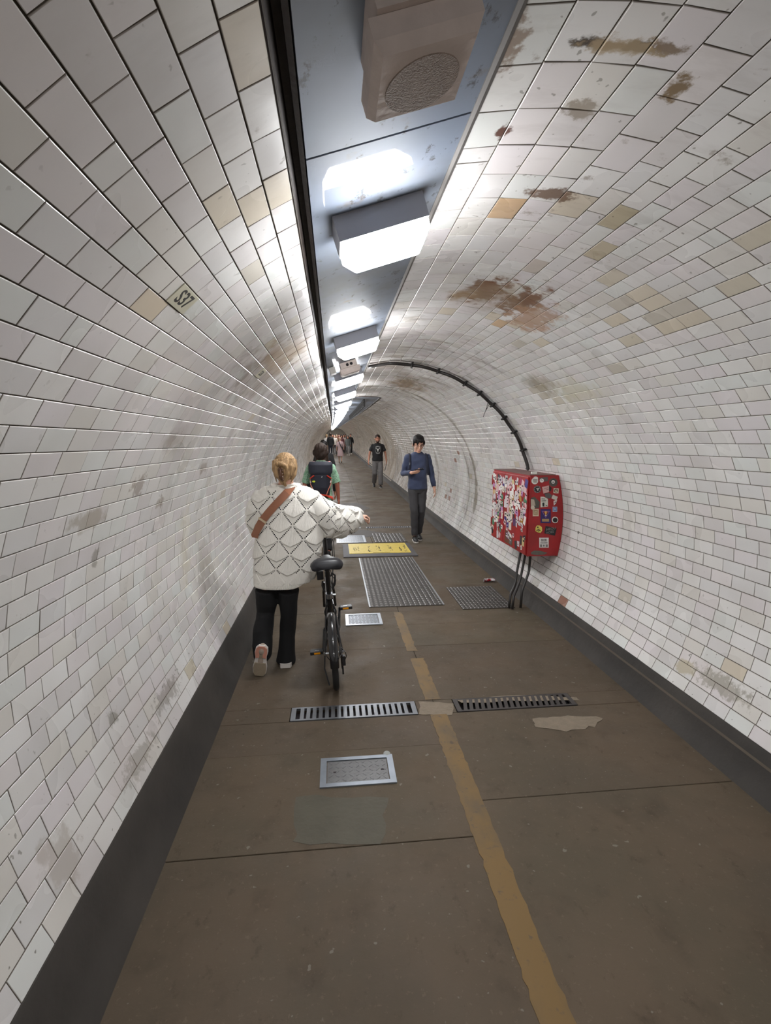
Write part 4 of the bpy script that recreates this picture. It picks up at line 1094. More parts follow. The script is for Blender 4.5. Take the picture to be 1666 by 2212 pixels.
# cranks, pedals, chain
btube('bottom_bracket', [(-.06, *BB[1:]), (.06, *BB[1:])], .018, plastic, 12)
m = MB(); rings = []
for k in range(44):
    a = 2 * math.pi * k / 44; r = .086 + (.004 if k % 2 else 0)
    rings.append([bp_(dx, BB[1] + rr_ * math.cos(a), BB[2] + rr_ * math.sin(a)) for dx, rr_ in ((.046, r), (.050, r), (.050, .055), (.046, .055))])
m.loft(rings + [rings[0]], cap=False); m.build('chainring', mtl, bk)
ca = math.radians(48)
cy_, cz_ = .165 * math.cos(ca), .165 * math.sin(ca)
def pedal(s_, sg):
    e = (s_ * .072, BB[1] + sg * cy_, BB[2] + sg * cz_)
    btube('crank', [(s_ * .055, BB[1], BB[2]), e], [.012, .010], fr_m, 8)
    c = bp_(s_ * .125, e[1], e[2]); M_ = BR
    p = MB().cbox(c, (.095, .062, .024), .005, M_).build('pedal', plastic, bk)
    MB().cbox(bp_(s_ * .120, e[1] - .032, e[2]), (.045, .004, .013), .001, M_).build('reflector', amber, p)
    MB().box(bp_(s_ * .120, e[1] - .01, e[2] + .0135), (.03, .008, .003), M_).build('stud', mtl, p)
pedal(1, 1); pedal(-1, -1)
m = MB()
ch = [(.048, BB[1], BB[2] + .088), (.048, .0, .2505 + .036), (.048, -.034, .26), (.05, -.02, .21), (.05, .02, .135), (.05, .06, .10), (.05, .085, .13), (.05, .15, .16), (.048, BB[1], BB[2] - .088)]
btube('chain', ch, .0045, mat('oily_chain', lin((74, 70, 64)), .4, .8, var=.3, vscale=90), 6)
MB().disc(bp_(.036, 0, .2505), BR @ Vector((1, 0, 0)), .042, .02, 22, .030).build('sprocket', plastic, bk)
d = MB(); d.cbox(bp_(.066, .005, .185), (.022, .035, .07), .004, BR); d.cbox(bp_(.055, .03, .12), (.012, .03, .09), .003, BR); dr_ = d.build('derailleur', plastic, bk); dr_['kind'] = 'stuff'; del dr_['kind']
btube('cable_housing', [(.072, -.01, .19), (.085, -.045, .235), (.078, -.05, .265), (.055, .02, .275), (.035, .2, .28)], .0028, plastic, 6)
btube('kickstand', [(-.062, .02, .225), (-.070, -.02, .15), (-.045, -.06, .045)], .0055, plastic, 7)
# saddle
m = MB(); rings = []
for (y, w, zt, zb) in ((.115, .085, .858, .80), (.128, .108, .874, .785), (.17, .116, .882, .785), (.22, .105, .878, .795), (.27, .066, .872, .815), (.32, .040, .868, .828), (.375, .030, .862, .832), (.39, .016, .855, .838)):
    ring = []
    for k in range(16):
        a = 2 * math.pi * k / 16; cx_ = math.cos(a); sz = math.sin(a)
        x = w * math.copysign(abs(cx_) ** .6, cx_); zc = (zt + zb) / 2
        z = zc + (zt - zc) * sz if sz > 0 else zc + (zc - zb) * sz * (.35 + .65 * abs(cx_))
        ring.append(bp_(x, y - .02, z))
    rings.append(ring)
m.loft(rings); sdl = m.build('saddle', sad_m, bk, smooth=60)
btube('saddle_rail', [(-.022, .15, .80), (-.02, .24, .785), (-.018, .34, .825)], .0035, mtl, 6, sdl); btube('saddle_rail', [(.022, .15, .80), (.02, .24, .785), (.018, .34, .825)], .0035, mtl, 6, sdl)
MB().cbox(bp_(0, .245, .792), (.046, .05, .04), .008, BR).build('saddle_clamp', plastic, sdl)
# handlepost and bars
btube('handle_post', [(0, .838, .60), (0, .815, .80), (0, .79, 1.02)], [.022, .020, .018], fr_m, 14)
btube('handlebar', [(-.25, .785, 1.035), (0, .79, 1.03), (.25, .785, 1.035)], .0125, fr_m, 10)
for s_ in (-1, 1):
    btube('grip', [(s_ * .17, .788, 1.034), (s_ * .285, .784, 1.036)], .017, plastic, 10)
    btube('brake_lever', [(s_ * .14, .80, 1.02), (s_ * .16, .84, 1.0), (s_ * .26, .845, .99)], .006, plastic, 6)
MB().box(bp_(.028, .83, .885), (.035, .02, .015)).build('post_clamp', plastic, bk)
MB().box(bp_(-.028, .83, .885), (.03, .016, .012)).build('post_clamp', plastic, bk)
btube('brake_cable', [(.15, .82, 1.0), (.12, .92, .96), (.075, .93, .84), (.07, .90, .72), (.05, .86, .60), (.03, .75, .50)], .0035, plastic, 6)
btube('brake_cable', [(.13, .82, 1.0), (.095, .90, .93), (.06, .92, .84), (.055, .88, .70), (.03, .70, .50)], .0035, plastic, 6)
btube('post_cable', [(.02, .265, .79), (.03, .28, .72), (.058, .31, .67), (.05, .33, .63), (.03, .345, .60)], .0025, plastic, 6)
MB().cbox(bp_(-.055, .40, .70), (.05, .05, .07), .008, BR).build('frame_bag', plastic, bk)
tag(bk, 'black folding bicycle with small wheels wheeled by the woman in cream', 'bicycle')
# ================================================================== PEOPLE
def blob(prims_mb, name, mt, parent, voxel=.008, it=3, displace=None, smooth=True):
    """one continuous skin over overlapping closed pieces"""
    me = bpy.data.meshes.new('tmp'); me.from_pydata(prims_mb.v, [], prims_mb.f)
    bm = bmesh.new(); bm.from_mesh(me); bmesh.ops.recalc_face_normals(bm, faces=bm.faces); bm.to_mesh(me); bm.free()
    o = bpy.data.objects.new('tmp', me)
    rm = o.modifiers.new('r', 'REMESH'); rm.mode = 'VOXEL'; rm.voxel_size = voxel
    if it:
        sm = o.modifiers.new('s', 'SMOOTH'); sm.factor = .5; sm.iterations = it
    res = evaluated_mesh(o)
    bpy.data.objects.remove(o, do_unlink=True); bpy.data.meshes.remove(me)
    if displace: displace(res)
    off = Vector((0, 0, 0)); r = parent
    while r is not None: off += r.location; r = r.parent
    n = len(res.vertices); co = np.empty(n * 3, dtype=np.float32); res.vertices.foreach_get('co', co)
    co = co.reshape(-1, 3) - np.array(off, dtype=np.float32); res.vertices.foreach_set('co', co.ravel())
    res.name = name
    res.materials.clear()
    for m_ in (mt if isinstance(mt, list) else [mt]): res.materials.append(m_)
    res.polygons.foreach_set('use_smooth', [True] * len(res.polygons)); res.update()
    ob = bpy.data.objects.new(name, res); COL.objects.link(ob); ob.parent = parent
    return ob

def crease(amp, sx, sz, ph=0.0):
    def go(me):
        n = len(me.vertices); co = np.empty(n * 3, np.float32); no = np.empty(n * 3, np.float32)
        me.vertices.foreach_get('co', co); me.vertex_normals.foreach_get('vector', no)
        co = co.reshape(-1, 3); no = no.reshape(-1, 3); x, y, z = co[:, 0], co[:, 1], co[:, 2]
        w = np.sin(sz * z + 3.1 * np.sin(sx * .6 * x + ph) + 2.0 * np.sin(sx * .5 * y + 1.3)) * np.sin(sx * x + 1.7 * np.sin(sz * .45 * z) + ph) + .6 * np.sin(sz * 1.9 * z - sx * 1.3 * x + 2.2 * np.sin(sx * y))
        co += no * (amp * w)[:, None]; me.vertices.foreach_set('co', co.ravel())
    return go

class PB(MB):
    """primitives in a person's own axes: x to the right hand, y forward, z up"""
    def __init__(s, T): super().__init__(); s.T = T
    def add(s, vs, fs): return super().add([s.T(Vector(p)) for p in vs], fs)
    def cap(s, p0, r0, p1, r1, seg=12):
        p0, p1 = Vector(p0), Vector(p1)
        s.tube([p0, p1], [r0, r1], seg); s.ell(p0, (r0,) * 3, None, seg, 8); s.ell(p1, (r1,) * 3, None, seg, 8); return s
    def chain(s, pts, rs, seg=12):
        for i in range(len(pts) - 1): s.cap(pts[i], rs[i], pts[i + 1], rs[i + 1], seg)
        return s
    def etube(s, pts, ra, rb, side, seg=18):  # elliptical tube, ra along 'side'
        pts = [Vector(p) for p in pts]; rings = []
        for i, p in enumerate(pts):
            t = (pts[min(i + 1, len(pts) - 1)] - pts[max(i - 1, 0)]).normalized()
            u = Vector(side); u = (u - t * u.dot(t)).normalized(); w = t.cross(u)
            rings.append([p + u * math.cos(a) * ra[i] + w * math.sin(a) * rb[i] for a in [2 * math.pi * k / seg for k in range(seg)]])
        return s.loft(rings)
    def torso(s, rows, seg=28):               # rows (z, rx, ry, cx, cy), squarish ovals
        rings = []
        for (z, rx, ry, cx, cy) in rows:
            ring = []
            for k in range(seg):
                a = 2 * math.pi * k / seg; c_, s_ = math.cos(a), math.sin(a)
                ring.append(Vector((cx + rx * math.copysign(abs(c_) ** .8, c_), cy + ry * math.copysign(abs(s_) ** .85, s_), z)))
            rings.append(ring)
        return s.loft(rings)

def hand_prims(pb, wrist, d, nrm, side, curl=.5, k=1.0, spread=.0):
    """palm, four unequal fingers with two bends and a thumb leaving the side of the palm. d: along the hand, nrm: out of the back"""
    d = Vector(d).normalized(); n = Vector(nrm); n = (n - d * n.dot(d)).normalized(); w = d.cross(n) * side  # towards the thumb
    wr = Vector(wrist); pl = .088 * k
    M_ = Matrix((w, d, n)).transposed()
    pb.ell(wr + d * pl * .55, (.040 * k, .056 * k, .016 * k), M_, 14, 8)
    pb.cap(wr - d * .02, .024 * k, wr + d * .03 * k, .026 * k, 10)
    for i, (off, ln) in enumerate(((.027, .074), (.009, .082), (-.009, .076), (-.026, .060))):
        b0 = wr + d * (pl * .92) + w * off * k
        a1 = curl * .7; a2 = curl * 1.7
        d1 = d * math.cos(a1) - n * math.sin(a1) + w * spread * (off * 8); d2 = d * math.cos(a2) - n * math.sin(a2)
        p1 = b0 + d1 * ln * .5 * k; p2 = p1 + d2 * ln * .52 * k
        pb.chain([b0 - d * .02 * k, b0, p1, p2], [.0095 * k, .0095 * k, .0088 * k, .0072 * k], 8)
    t0 = wr + d * .022 * k + w * .026 * k - n * .004
    t1 = t0 + (w * .75 + d * .7 - n * .35).normalized() * .036 * k; t2 = t1 + (w * .3 + d * .9 - n * .5).normalized() * .032 * k
    pb.chain([t0, t1, t2], [.0135 * k, .0108 * k, .0085 * k], 8)

SKIN_L = mat('skin_light', lin((206, 160, 138)), .5, var=.06, vscale=20)
SKIN_T = mat('skin_tan', lin((176, 122, 98)), .5, var=.08, vscale=20)
SKIN_R = mat('skin_ruddy', lin((170, 106, 86)), .5, var=.08, vscale=20)
LIP = mat('lips', lin((150, 88, 80)), .5, var=0); EYE = mat('dark_eye', lin((44, 32, 28)), .35, var=0)
def hair_mat(name, rgb, rough=.62, streak=.5):
    if name in MATS: return MATS[name]
    m_, nt_, b_ = new_mat(name); g = N(nt_, 'ShaderNodeNewGeometry')
    mp = N(nt_, 'ShaderNodeMapping'); mp.inputs['Scale'].default_value = (70, 70, 9); nt_.links.new(g.outputs['Position'], mp.inputs[0])
    nz = N(nt_, 'ShaderNodeTexNoise', inputs={'Scale': 1.6, 'Detail': 4.0}); nt_.links.new(mp.outputs[0], nz.inputs['Vector'])
    cr_ = N(nt_, 'ShaderNodeValToRGB'); nt_.links.new(nz.outputs['Fac'], cr_.inputs[0]); c_ = lin(rgb)
    cr_.color_ramp.elements[0].position = .32; cr_.color_ramp.elements[0].color = tuple(v * (1 - streak) for v in c_) + (1,)
    cr_.color_ramp.elements[1].position = .7; cr_.color_ramp.elements[1].color = tuple(min(1, v * (1 + streak * .6)) for v in c_) + (1,)
    nt_.links.new(cr_.outputs[0], b_.inputs['Base Color']); b_.inputs['Roughness'].default_value = rough; b_.inputs['Specular IOR Level'].default_value = .25
    bp2 = N(nt_, 'ShaderNodeBump', inputs={'Strength': .9, 'Distance': .006}); nt_.links.new(nz.outputs['Fac'], bp2.inputs['Height']); nt_.links.new(bp2.outputs['Normal'], b_.inputs['Normal'])
    MATS[name] = m_; return m_
def patterned(name, rgb1, rgb2, scale=60, thr=.52):
    m_, nt_, b_ = new_mat(name); g = N(nt_, 'ShaderNodeNewGeometry')
    nz = N(nt_, 'ShaderNodeTexNoise', inputs={'Scale': scale, 'Detail': 2.0}); nt_.links.new(g.outputs['Position'], nz.inputs['Vector'])
    mr = N(nt_, 'ShaderNodeMapRange'); mr.inputs[1].default_value = thr - .03; mr.inputs[2].default_value = thr + .03; nt_.links.new(nz.outputs['Fac'], mr.inputs[0])
    mx = N(nt_, 'ShaderNodeMix', data_type='RGBA'); nt_.links.new(mr.outputs[0], mx.inputs[0]); mx.inputs[6].default_value = lin(rgb1) + (1,); mx.inputs[7].default_value = lin(rgb2) + (1,)
    nt_.links.new(mx.outputs[2], b_.inputs['Base Color']); b_.inputs['Roughness'].default_value = .85; MATS[name] = m_; return m_

def make_T(loc, heading, k):
    c_, s_ = math.cos(heading), math.sin(heading); L_ = Vector(loc)
    return lambda p: L_ + Vector((c_ * p.x - s_ * p.y, s_ * p.x + c_ * p.y, p.z)) * k

def head_prims(pb, tilt=0.0, turn=0.0, face=True):
    piv = Vector((0, -.01, 1.52)); R_ = Matrix.Rotation(turn, 3, 'Z') @ Matrix.Rotation(-tilt, 3, 'X')
    S_ = 1.15; dn = Vector((0, .006, -.038))
    h = lambda x, y, z: piv + dn + R_ @ ((Vector((x, y, z)) - piv) * S_)
    pb.ell(h(0, -.008, 1.655), (.082, .102, .103), R_, 20, 14)
    pb.ell(h(0, .022, 1.605), (.069, .079, .097), R_, 18, 12)
    pb.ell(h(0, .062, 1.548), (.038, .033, .029), R_, 12, 8)
    if face:
        pb.cap(h(0, .094, 1.645), .010, h(0, .114, 1.607), .0145, 8)
        pb.ell(h(0, .086, 1.662), (.052, .014, .010), R_, 12, 8)
        pb.ell(h(0, .087, 1.572), (.024, .013, .011), R_, 10, 8)
        for s_ in (-1, 1):
            pb.ell(h(s_ * .036, .066, 1.612), (.026, .026, .024), R_, 10, 8)
            pb.ell(h(s_ * .078, -.004, 1.625), (.012, .023, .035), R_, 10, 8)
    pb.cap((0, -.022, 1.44), .060, h(0, -.012, 1.57), .052, 14)
    return h, R_

def face_parts(T, k, body, h, R_, brow=(50, 36, 30), heading=0, eyes=True):
    W_ = lambda p: T(p)
    Rw = Matrix.Rotation(heading, 3, 'Z') @ R_
    for s_ in (-1, 1):
        MB().ell(W_(h(s_ * .031, .0875, 1.640)), (.014 * k, .006 * k, .0045 * k), Rw, 10, 6).build('eye', EYE, body, smooth='all')
        MB().ell(W_(h(s_ * .033, .094, 1.666)), (.020 * k, .007 * k, .0045 * k), Rw, 10, 6).build('eyebrow', mat('brow_%d' % brow[0], lin(brow), .7, var=0), body, smooth='all')
    MB().ell(W_(h(0, .098, 1.571)), (.022 * k, .006 * k, .006 * k), Rw, 10, 6).build('mouth', LIP, body, smooth='all')

POSE = dict(shL=(-.168, -.005, 1.385), shR=(.168, -.005, 1.385), elL=(-.235, -.02, 1.14), elR=(.235, -.02, 1.14), wrL=(-.245, .06, .90), wrR=(.245, .06, .90),
            hpL=(-.085, 0, .92), hpR=(.085, 0, .92), knL=(-.095, .03, .50), knR=(.095, .03, .50), anL=(-.10, -.01, .085), anR=(.10, -.01, .085), toeL=0.0, toeR=0.0)
def person(loc, heading, H, name_label, group=None, skin=SKIN_L, top=None, top_kind='long', bottom=None, bottom_kind='trousers', shoes=None, sole=None, hair=None, hair_kind='short', pose=None,
           tilt=0.0, turn=0.0, vox=.008, detail=True, build=1.0, curlL=.45, curlR=.45, leg_r=(.088, .066, .058), hair_extra=None, handR=None, handL=None, sleeve_end=.42, beard=None):
    k = H / 1.75; P = dict(POSE); P.update(pose or {})
    T = make_T(loc, heading, k); root = empty('person', loc)
    V3 = lambda n_: Vector(P[n_]); w_ = build
    # ---- body: one continuous surface
    pb = PB(T); h, R_ = head_prims(pb, tilt, turn, detail)
    pb.torso([(.86, .125 * w_, .085, 0, 0), (1.0, .128 * w_, .088, 0, 0), (1.2, .142 * w_, .094, 0, -.005), (1.34, .150 * w_, .090, 0, -.01), (1.41, .12 * w_, .065, 0, -.015), (1.465, .055, .05, 0, -.018)])
    for s_, sd in ((-1, 'L'), (1, 'R')):
        sh, el, wr = V3('sh' + sd), V3('el' + sd), V3('wr' + sd)
        pb.cap((s_ * .10, -.01, 1.385), .050, sh, .046); pb.chain([sh, el, wr], [.044, .038, .027])
        d = (wr - el).normalized(); custom = handR if sd == 'R' else handL
        if custom: dd, nn = custom
        else: dd, nn = d, Vector((s_ * 1.0, .25, 0))
        if detail: hand_prims(pb, wr, dd, nn, s_ if custom is None else s_, curlR if sd == 'R' else curlL, 1.0)
        else:
            hand_prims(pb, wr, dd, nn, s_, .4, 1.0)
        pb.chain([V3('hp' + sd), V3('kn' + sd), V3('an' + sd)], [.070, .050, .036])
    body = blob(pb, 'body', skin, root, vox, 2 if detail else 1)
    if detail: face_parts(T, k, body, h, R_, heading=heading)
    # ---- top
    if top is not None:
        pb = PB(T); lo = {'long': .86, 'tee': .88, 'dress': .45}[top_kind]
        rows = [(lo, .168 * w_, .125, 0, .0), (lo + .06, .170 * w_, .127, 0, 0), (1.06, .160 * w_, .120, 0, 0), (1.2, .170 * w_, .124, 0, -.003), (1.33, .176 * w_, .118, 0, -.010), (1.39, .165 * w_, .100, 0, -.013), (1.435, .128 * w_, .082, 0, -.015), (1.465, .088, .070, 0, -.016), (1.478, .070, .064, 0, -.016)]
        if top_kind == 'dress': rows = [(lo, .27 * w_, .22, .02, -.02), (.62, .23 * w_, .19, .01, -.01), (.85, .185 * w_, .14, 0, 0)] + rows[2:]
        pb.torso(rows)
        for s_, sd in ((-1, 'L'), (1, 'R')):
            sh, el, wr = V3('sh' + sd), V3('el' + sd), V3('wr' + sd)
            pb.cap((s_ * .10, -.012, 1.385), .062, sh, .058)
            if top_kind == 'long':
                e2 = el + (wr - el) * .9
                pb.cap(sh, .058, el, .050); pb.tube([el, el + (e2 - el) * .5, e2], [.050, .046, .040], 14)
            elif top_kind == 'tee':
                e2 = sh + (el - sh) * (sleeve_end / .42 * .72); pb.tube([sh, e2], [.058, .064], 14)
            else:
                e2 = el + (wr - el) * .3; pb.cap(sh, .062, el, .052); pb.tube([el, e2], [.052, .05], 14)
        folds = crease(.0035, 17, 26)
        blob(pb, 'shirt' if top_kind != 'dress' else 'dress', top, root, vox * 1.15, 2, folds if detail else None)
    # ---- bottom
    if bottom is not None and bottom_kind == 'trousers':
        pb = PB(T)
        pb.torso([(.80, .10, .10, 0, 0), (.86, .158 * w_, .115, 0, 0), (.95, .155 * w_, .112, 0, 0), (1.0, .148 * w_, .105, 0, 0)])
        for sd in ('L', 'R'):
            hp, kn, an = V3('hp' + sd), V3('kn' + sd), V3('an' + sd)
            e2 = kn + (an - kn) * .97
            pb.cap(hp + Vector((0, 0, -.02)), leg_r[0], kn, leg_r[1]); pb.tube([kn, kn + (e2 - kn) * .5, e2], [leg_r[1], (leg_r[1] + leg_r[2]) / 2, leg_r[2]], 14)
        folds2 = crease(.0035, 15, 24, 1.0)
        blob(pb, 'trousers', bottom, root, vox * 1.15, 2, folds2 if detail else None)
    # ---- shoes
    if shoes is not None:
        for s_, sd in ((-1, 'L'), (1, 'R')):
            an = V3('an' + sd); a = P['toe' + sd]; an_g = Vector((an.x, an.y, an.z - .085))
            Rt = Matrix.Rotation(a, 3, 'X'); piv = an
            q = lambda x, y, z: piv + Rt @ (Vector((an.x + x, an.y + y, an_g.z + z)) - piv)
            pb = PB(T)
            pb.ell(q(0, .00, .055), (.040, .050, .050), Rt, 14, 8); pb.ell(q(0, .07, .040), (.042, .075, .038), Rt, 14, 8); pb.ell(q(0, .135, .032), (.043, .055, .030), Rt, 14, 8)
            so = blob(pb, 'shoe', shoes, root, min(vox, .009), 2)
            pb = PB(T); outl = [(-.034, -.055), (.034, -.055), (.040, -.02), (.038, .06), (.044, .13), (.030, .18), (0, .195), (-.030, .18), (-.044, .13), (-.038, .06), (-.040, -.02)]
            pb.loft([[q(x, y, zz) for x, y in outl] for zz in (.002, .022)]); pb.build('sole', sole or shoes, so)
    # ---- hair
    if hair is not None:
        pb = PB(T)
        if hair_kind == 'short':
            pb.ell(h(0, -.018, 1.672), (0.0913, 0.1078, 0.1012), R_, 20, 12); pb.ell(h(0, -.060, 1.63), (0.0792, 0.0550, 0.0770), R_, 14, 10)
        elif hair_kind == 'fringe':
            pb.ell(h(0, -.022, 1.688), (0.0968, 0.1100, 0.0946), R_, 20, 12); pb.ell(h(0, -.060, 1.63), (0.0858, 0.0550, 0.0825), R_, 14, 10)
            for (x, z) in ((-.045, 1.71), (-.015, 1.715), (.02, 1.71), (.05, 1.70)): pb.ell(h(x, .074, z), (0.0286, 0.0264, 0.0286), R_, 10, 8)
            pb.ell(h(.030, .082, 1.685), (0.0220, 0.0198, 0.0308), R_, 10, 8)
            for s_ in (-1, 1): pb.ell(h(s_ * .078, .02, 1.66), (0.0132, 0.0330, 0.0440), R_, 10, 8)
        elif hair_kind == 'thick':
            pb.ell(h(0, -.018, 1.675), (0.1034, 0.1188, 0.1078), R_, 20, 12); pb.ell(h(0, -.060, 1.62), (0.0946, 0.0660, 0.0990), R_, 14, 10)
            for s_ in (-1, 1): pb.ell(h(s_ * .086, -.03, 1.635), (0.0220, 0.0550, 0.0495), R_, 10, 8)
        elif hair_kind == 'long':
            pb.ell(h(0, -.022, 1.672), (0.0979, 0.1122, 0.1056), R_, 20, 12); pb.etube([h(0, -.06, 1.66), h(0, -.085, 1.55), Vector((0, -.115, 1.40)), Vector((0, -.13, 1.24))], [.085, .095, .10, .06], [.05, .045, .035, .02], (1, 0, 0))
            for s_ in (-1, 1): pb.etube([h(s_ * .075, -.01, 1.68), h(s_ * .088, .005, 1.58), Vector((s_ * .095, .03, 1.45)), Vector((s_ * .09, .05, 1.34))], [.022, .026, .028, .015], [.04, .035, .03, .02], (1, 0, 0))
        blob(pb, 'hair', hair, root, max(.006, vox * .8), 2, crease(.004, 48, 30, .5))
    if beard is not None:
        pb = PB(T); pb.ell(h(0, .055, 1.552), (.055, .049, .037), R_, 14, 8); pb.ell(h(0, .030, 1.572), (.073, .055, .040), R_, 14, 8)
        pb.ell(h(0, .098, 1.588), (.026, .010, .007), R_, 10, 6)
        blob(pb, 'beard', beard, body, .006, 1)
    tag(root, name_label, 'person', group)
    return root, T, k, h, R_
# ------------------------------------------------------------------ the man reading his phone
navy = mat('navy_jumper', lin((54, 63, 90)), .85, var=.12, vscale=30, sheen=.2)
dark_jean = mat('dark_jeans', lin((58, 57, 60)), .8, var=.15, vscale=25)
blackc = mat('black_cloth', lin((24, 23, 25)), .85, var=.15, vscale=25)
shoe_b = mat('black_shoe', lin((30, 29, 30)), .6, var=.1); shoe_w = mat('white_sole', lin((204, 200, 194)), .5, var=.08)
strap_m = mat('black_strap', lin((26, 27, 32)), .7, var=.1)
hair_k = hair_mat('black_hair', (26, 22, 21), .55, .4); hair_br = hair_mat('brown_hair', (50, 37, 30), .65, .5)
fp = ground(901, 1166)
pose = dict(elR=(.235, -.03, 1.12), wrR=(.125, .20, 1.145), elL=(-.240, -.03, 1.12), wrL=(-.275, .05, .875), anR=(.055, .10, .085), anL=(-.045, -.10, .10), knR=(.070, .12, .50), knL=(-.062, .05, .50), hpL=(-.078, 0, .92), hpR=(.078, 0, .92), toeL=-.12)
pr, T, k, h, R_ = person(fp, math.pi, 1.80, 'man in a navy jumper and dark jeans looking down at a phone', None, SKIN_L, navy, 'long', dark_jean, 'trousers', shoe_b, shoe_w, hair_k, 'fringe', pose, tilt=.36, vox=.0065, build=.96, curlR=.7,
    leg_r=(.088, .066, .056), handR=(Vector((-.80, .50, .16)), Vector((.35, .5, -.80))))
# glasses
pb = PB(T); 
def ringpts(cx_): return [h(cx_ + .024 * math.cos(a), .101, 1.638 + .018 * math.sin(a)) for a in [2 * math.pi * q / 14 for q in range(15)]]
for cx_ in (-.031, .031): pb.tube(ringpts(cx_), .0018, 5)
pb.tube([h(-.008, .104, 1.642), h(.008, .104, 1.642)], .0018, 5)
for s_ in (-1, 1): pb.tube([h(s_ * .055, .10, 1.645), h(s_ * .080, .0, 1.64)], .0016, 5)
gl = pb.build('glasses', mat('thin_frame', lin((60, 54, 52)), .3, .5, var=0), pr)
# backpack worn on the back: straps over the shoulders
bp0 = T(Vector((0, -.2, 1.2)))
rb = empty('backpack', bp0)
for s_ in (-1, 1):
    pb = PB(T); pb.etube([Vector((s_ * .135, -.11, 1.40)), Vector((s_ * .138, -.03, 1.447)), Vector((s_ * .142, .055, 1.425)), Vector((s_ * .146, .100, 1.34)), Vector((s_ * .152, .108, 1.22)), Vector((s_ * .168, .06, 1.10))], [.017] * 6, [.006] * 6, (1, 0, 0), 10); pb.build('shoulder_strap', mat('navy_strap', lin((30, 34, 50)), .8, var=.1), rb, smooth=50)
pb = PB(T); pb.torso([(1.0, .11, .05, 0, -.19), (1.05, .13, .065, 0, -.20), (1.25, .135, .07, 0, -.205), (1.38, .12, .06, 0, -.195), (1.43, .07, .03, 0, -.185)]); pb.build('bag_body', strap_m, rb, smooth=50)
pb = PB(T); pb.cap((.148, .108, 1.30), .006, (.150, .110, 1.27), .006); pb.build('buckle', mat('grey_buckle', lin((120, 124, 132)), .4, var=0), rb)
tag(rb, 'black backpack with shoulder straps worn by the man with a phone', 'backpack')
wr = Vector(pose['wrR']); dv = Vector((-.80, .50, .16)).normalized()
pc = wr + dv * .115 + Vector((-.012, .012, .034))
M_ = Matrix.Rotation(math.pi, 3, 'Z') @ frame((-.80, .50, .16), (.15, -.42, .9))
ph = MB().cbox(T(pc), (.145 * k, .070 * k, .009), .003, M_).build('phone', mat('phone_black', lin((28, 28, 32)), .2, var=0)); tag(ph, 'dark mobile phone held in the hand of the man in navy', 'phone')

# ------------------------------------------------------------------ the man in a printed black t-shirt
grey_tr = mat('grey_trousers', lin((104, 101, 100)), .85, var=.12, vscale=18)
fp = ground(816, 1053)
pose = dict(elR=(.262, -.03, 1.14), wrR=(.30, .04, .90), elL=(-.262, -.03, 1.14), wrL=(-.285, .05, .91), anL=(-.085, .16, .085), knL=(-.09, .14, .50), anR=(.10, -.24, .15), knR=(.10, .06, .49), toeR=-.55)
pr, T, k, h, R_ = person(fp, math.pi, 1.81, 'bearded man in a black printed t-shirt and grey trousers', None, SKIN_T, blackc, 'tee', grey_tr, 'trousers', shoe_b, shoe_w, hair_br, 'short', pose, tilt=.12, vox=.0075, build=1.08,
    leg_r=(.098, .084, .074), beard=hair_br)
white_p = mat('white_print', lin((200, 198, 194)), .7, var=.1, vscale=60)
pb = PB(T); Y_ = .140
def flat(x, z): return Vector((-x, Y_ - .9 * x * x, z))
def pflat(pts): pb.poly([flat(*p) for p in pts], (0, 1, 0), .004)
pflat([(-.05, 1.30), (-.015, 1.29), (0, 1.275), (.015, 1.29), (.05, 1.30), (.035, 1.262), (.022, 1.252), (.010, 1.195), (0, 1.185), (-.010, 1.195), (-.022, 1.252), (-.035, 1.262)])
for sg in (-1, 1): pflat([(sg * .04, 1.296), (sg * .066, 1.312), (sg * .076, 1.298), (sg * .05, 1.284)])
for k2 in range(18):
    a = 2 * math.pi * k2 / 18
    if abs(math.sin(a)) > .80: continue
    pflat([(.092 * math.cos(a - .1), 1.25 + .105 * math.sin(a - .1)), (.092 * math.cos(a + .12), 1.25 + .105 * math.sin(a + .12)), (.086 * math.cos(a + .12), 1.25 + .098 * math.sin(a + .12)), (.086 * math.cos(a - .1), 1.25 + .098 * math.sin(a - .1))])
pr_t = pb.build('chest_print', white_p, pr); pr_t['kind'] = 'stuff'
Mf = Matrix(((1, 0, 0), (0, 0, -1), (0, 1, 0)))
for body_t, rad, a0, sgn in (('BOWLEZ', .108, 2.18, -1), ('GANG', .112, -2.05, 1)):
    for i, ch_ in enumerate(body_t):
        a = a0 + sgn * i * (.255 if sgn < 0 else .30); x, z = rad * math.cos(a), 1.25 + rad * math.sin(a)
        rot = (a - math.pi / 2) if sgn < 0 else (a + math.pi / 2)
        vs, fs = text_mesh(ch_, .046 * k, Matrix.Rotation(-rot, 3, 'Y') @ Mf, T(flat(x, z) + Vector((0, .003, 0))), .001, .001)
        MB().add(vs, fs).build('print_letter', white_p, pr, fixn=False)
w0 = T(Vector((-.285, .06, .83)))
ul = MB().tube([w0, w0 + Vector((-.01, -.02, -.10)), w0 + Vector((-.03, .01, -.20)), w0 + Vector((-.05, .02, -.27))], .009, 7).build('strap_loop', strap_m); tag(ul, 'thin black strap hanging from the hand of the man in the printed t-shirt', 'strap')

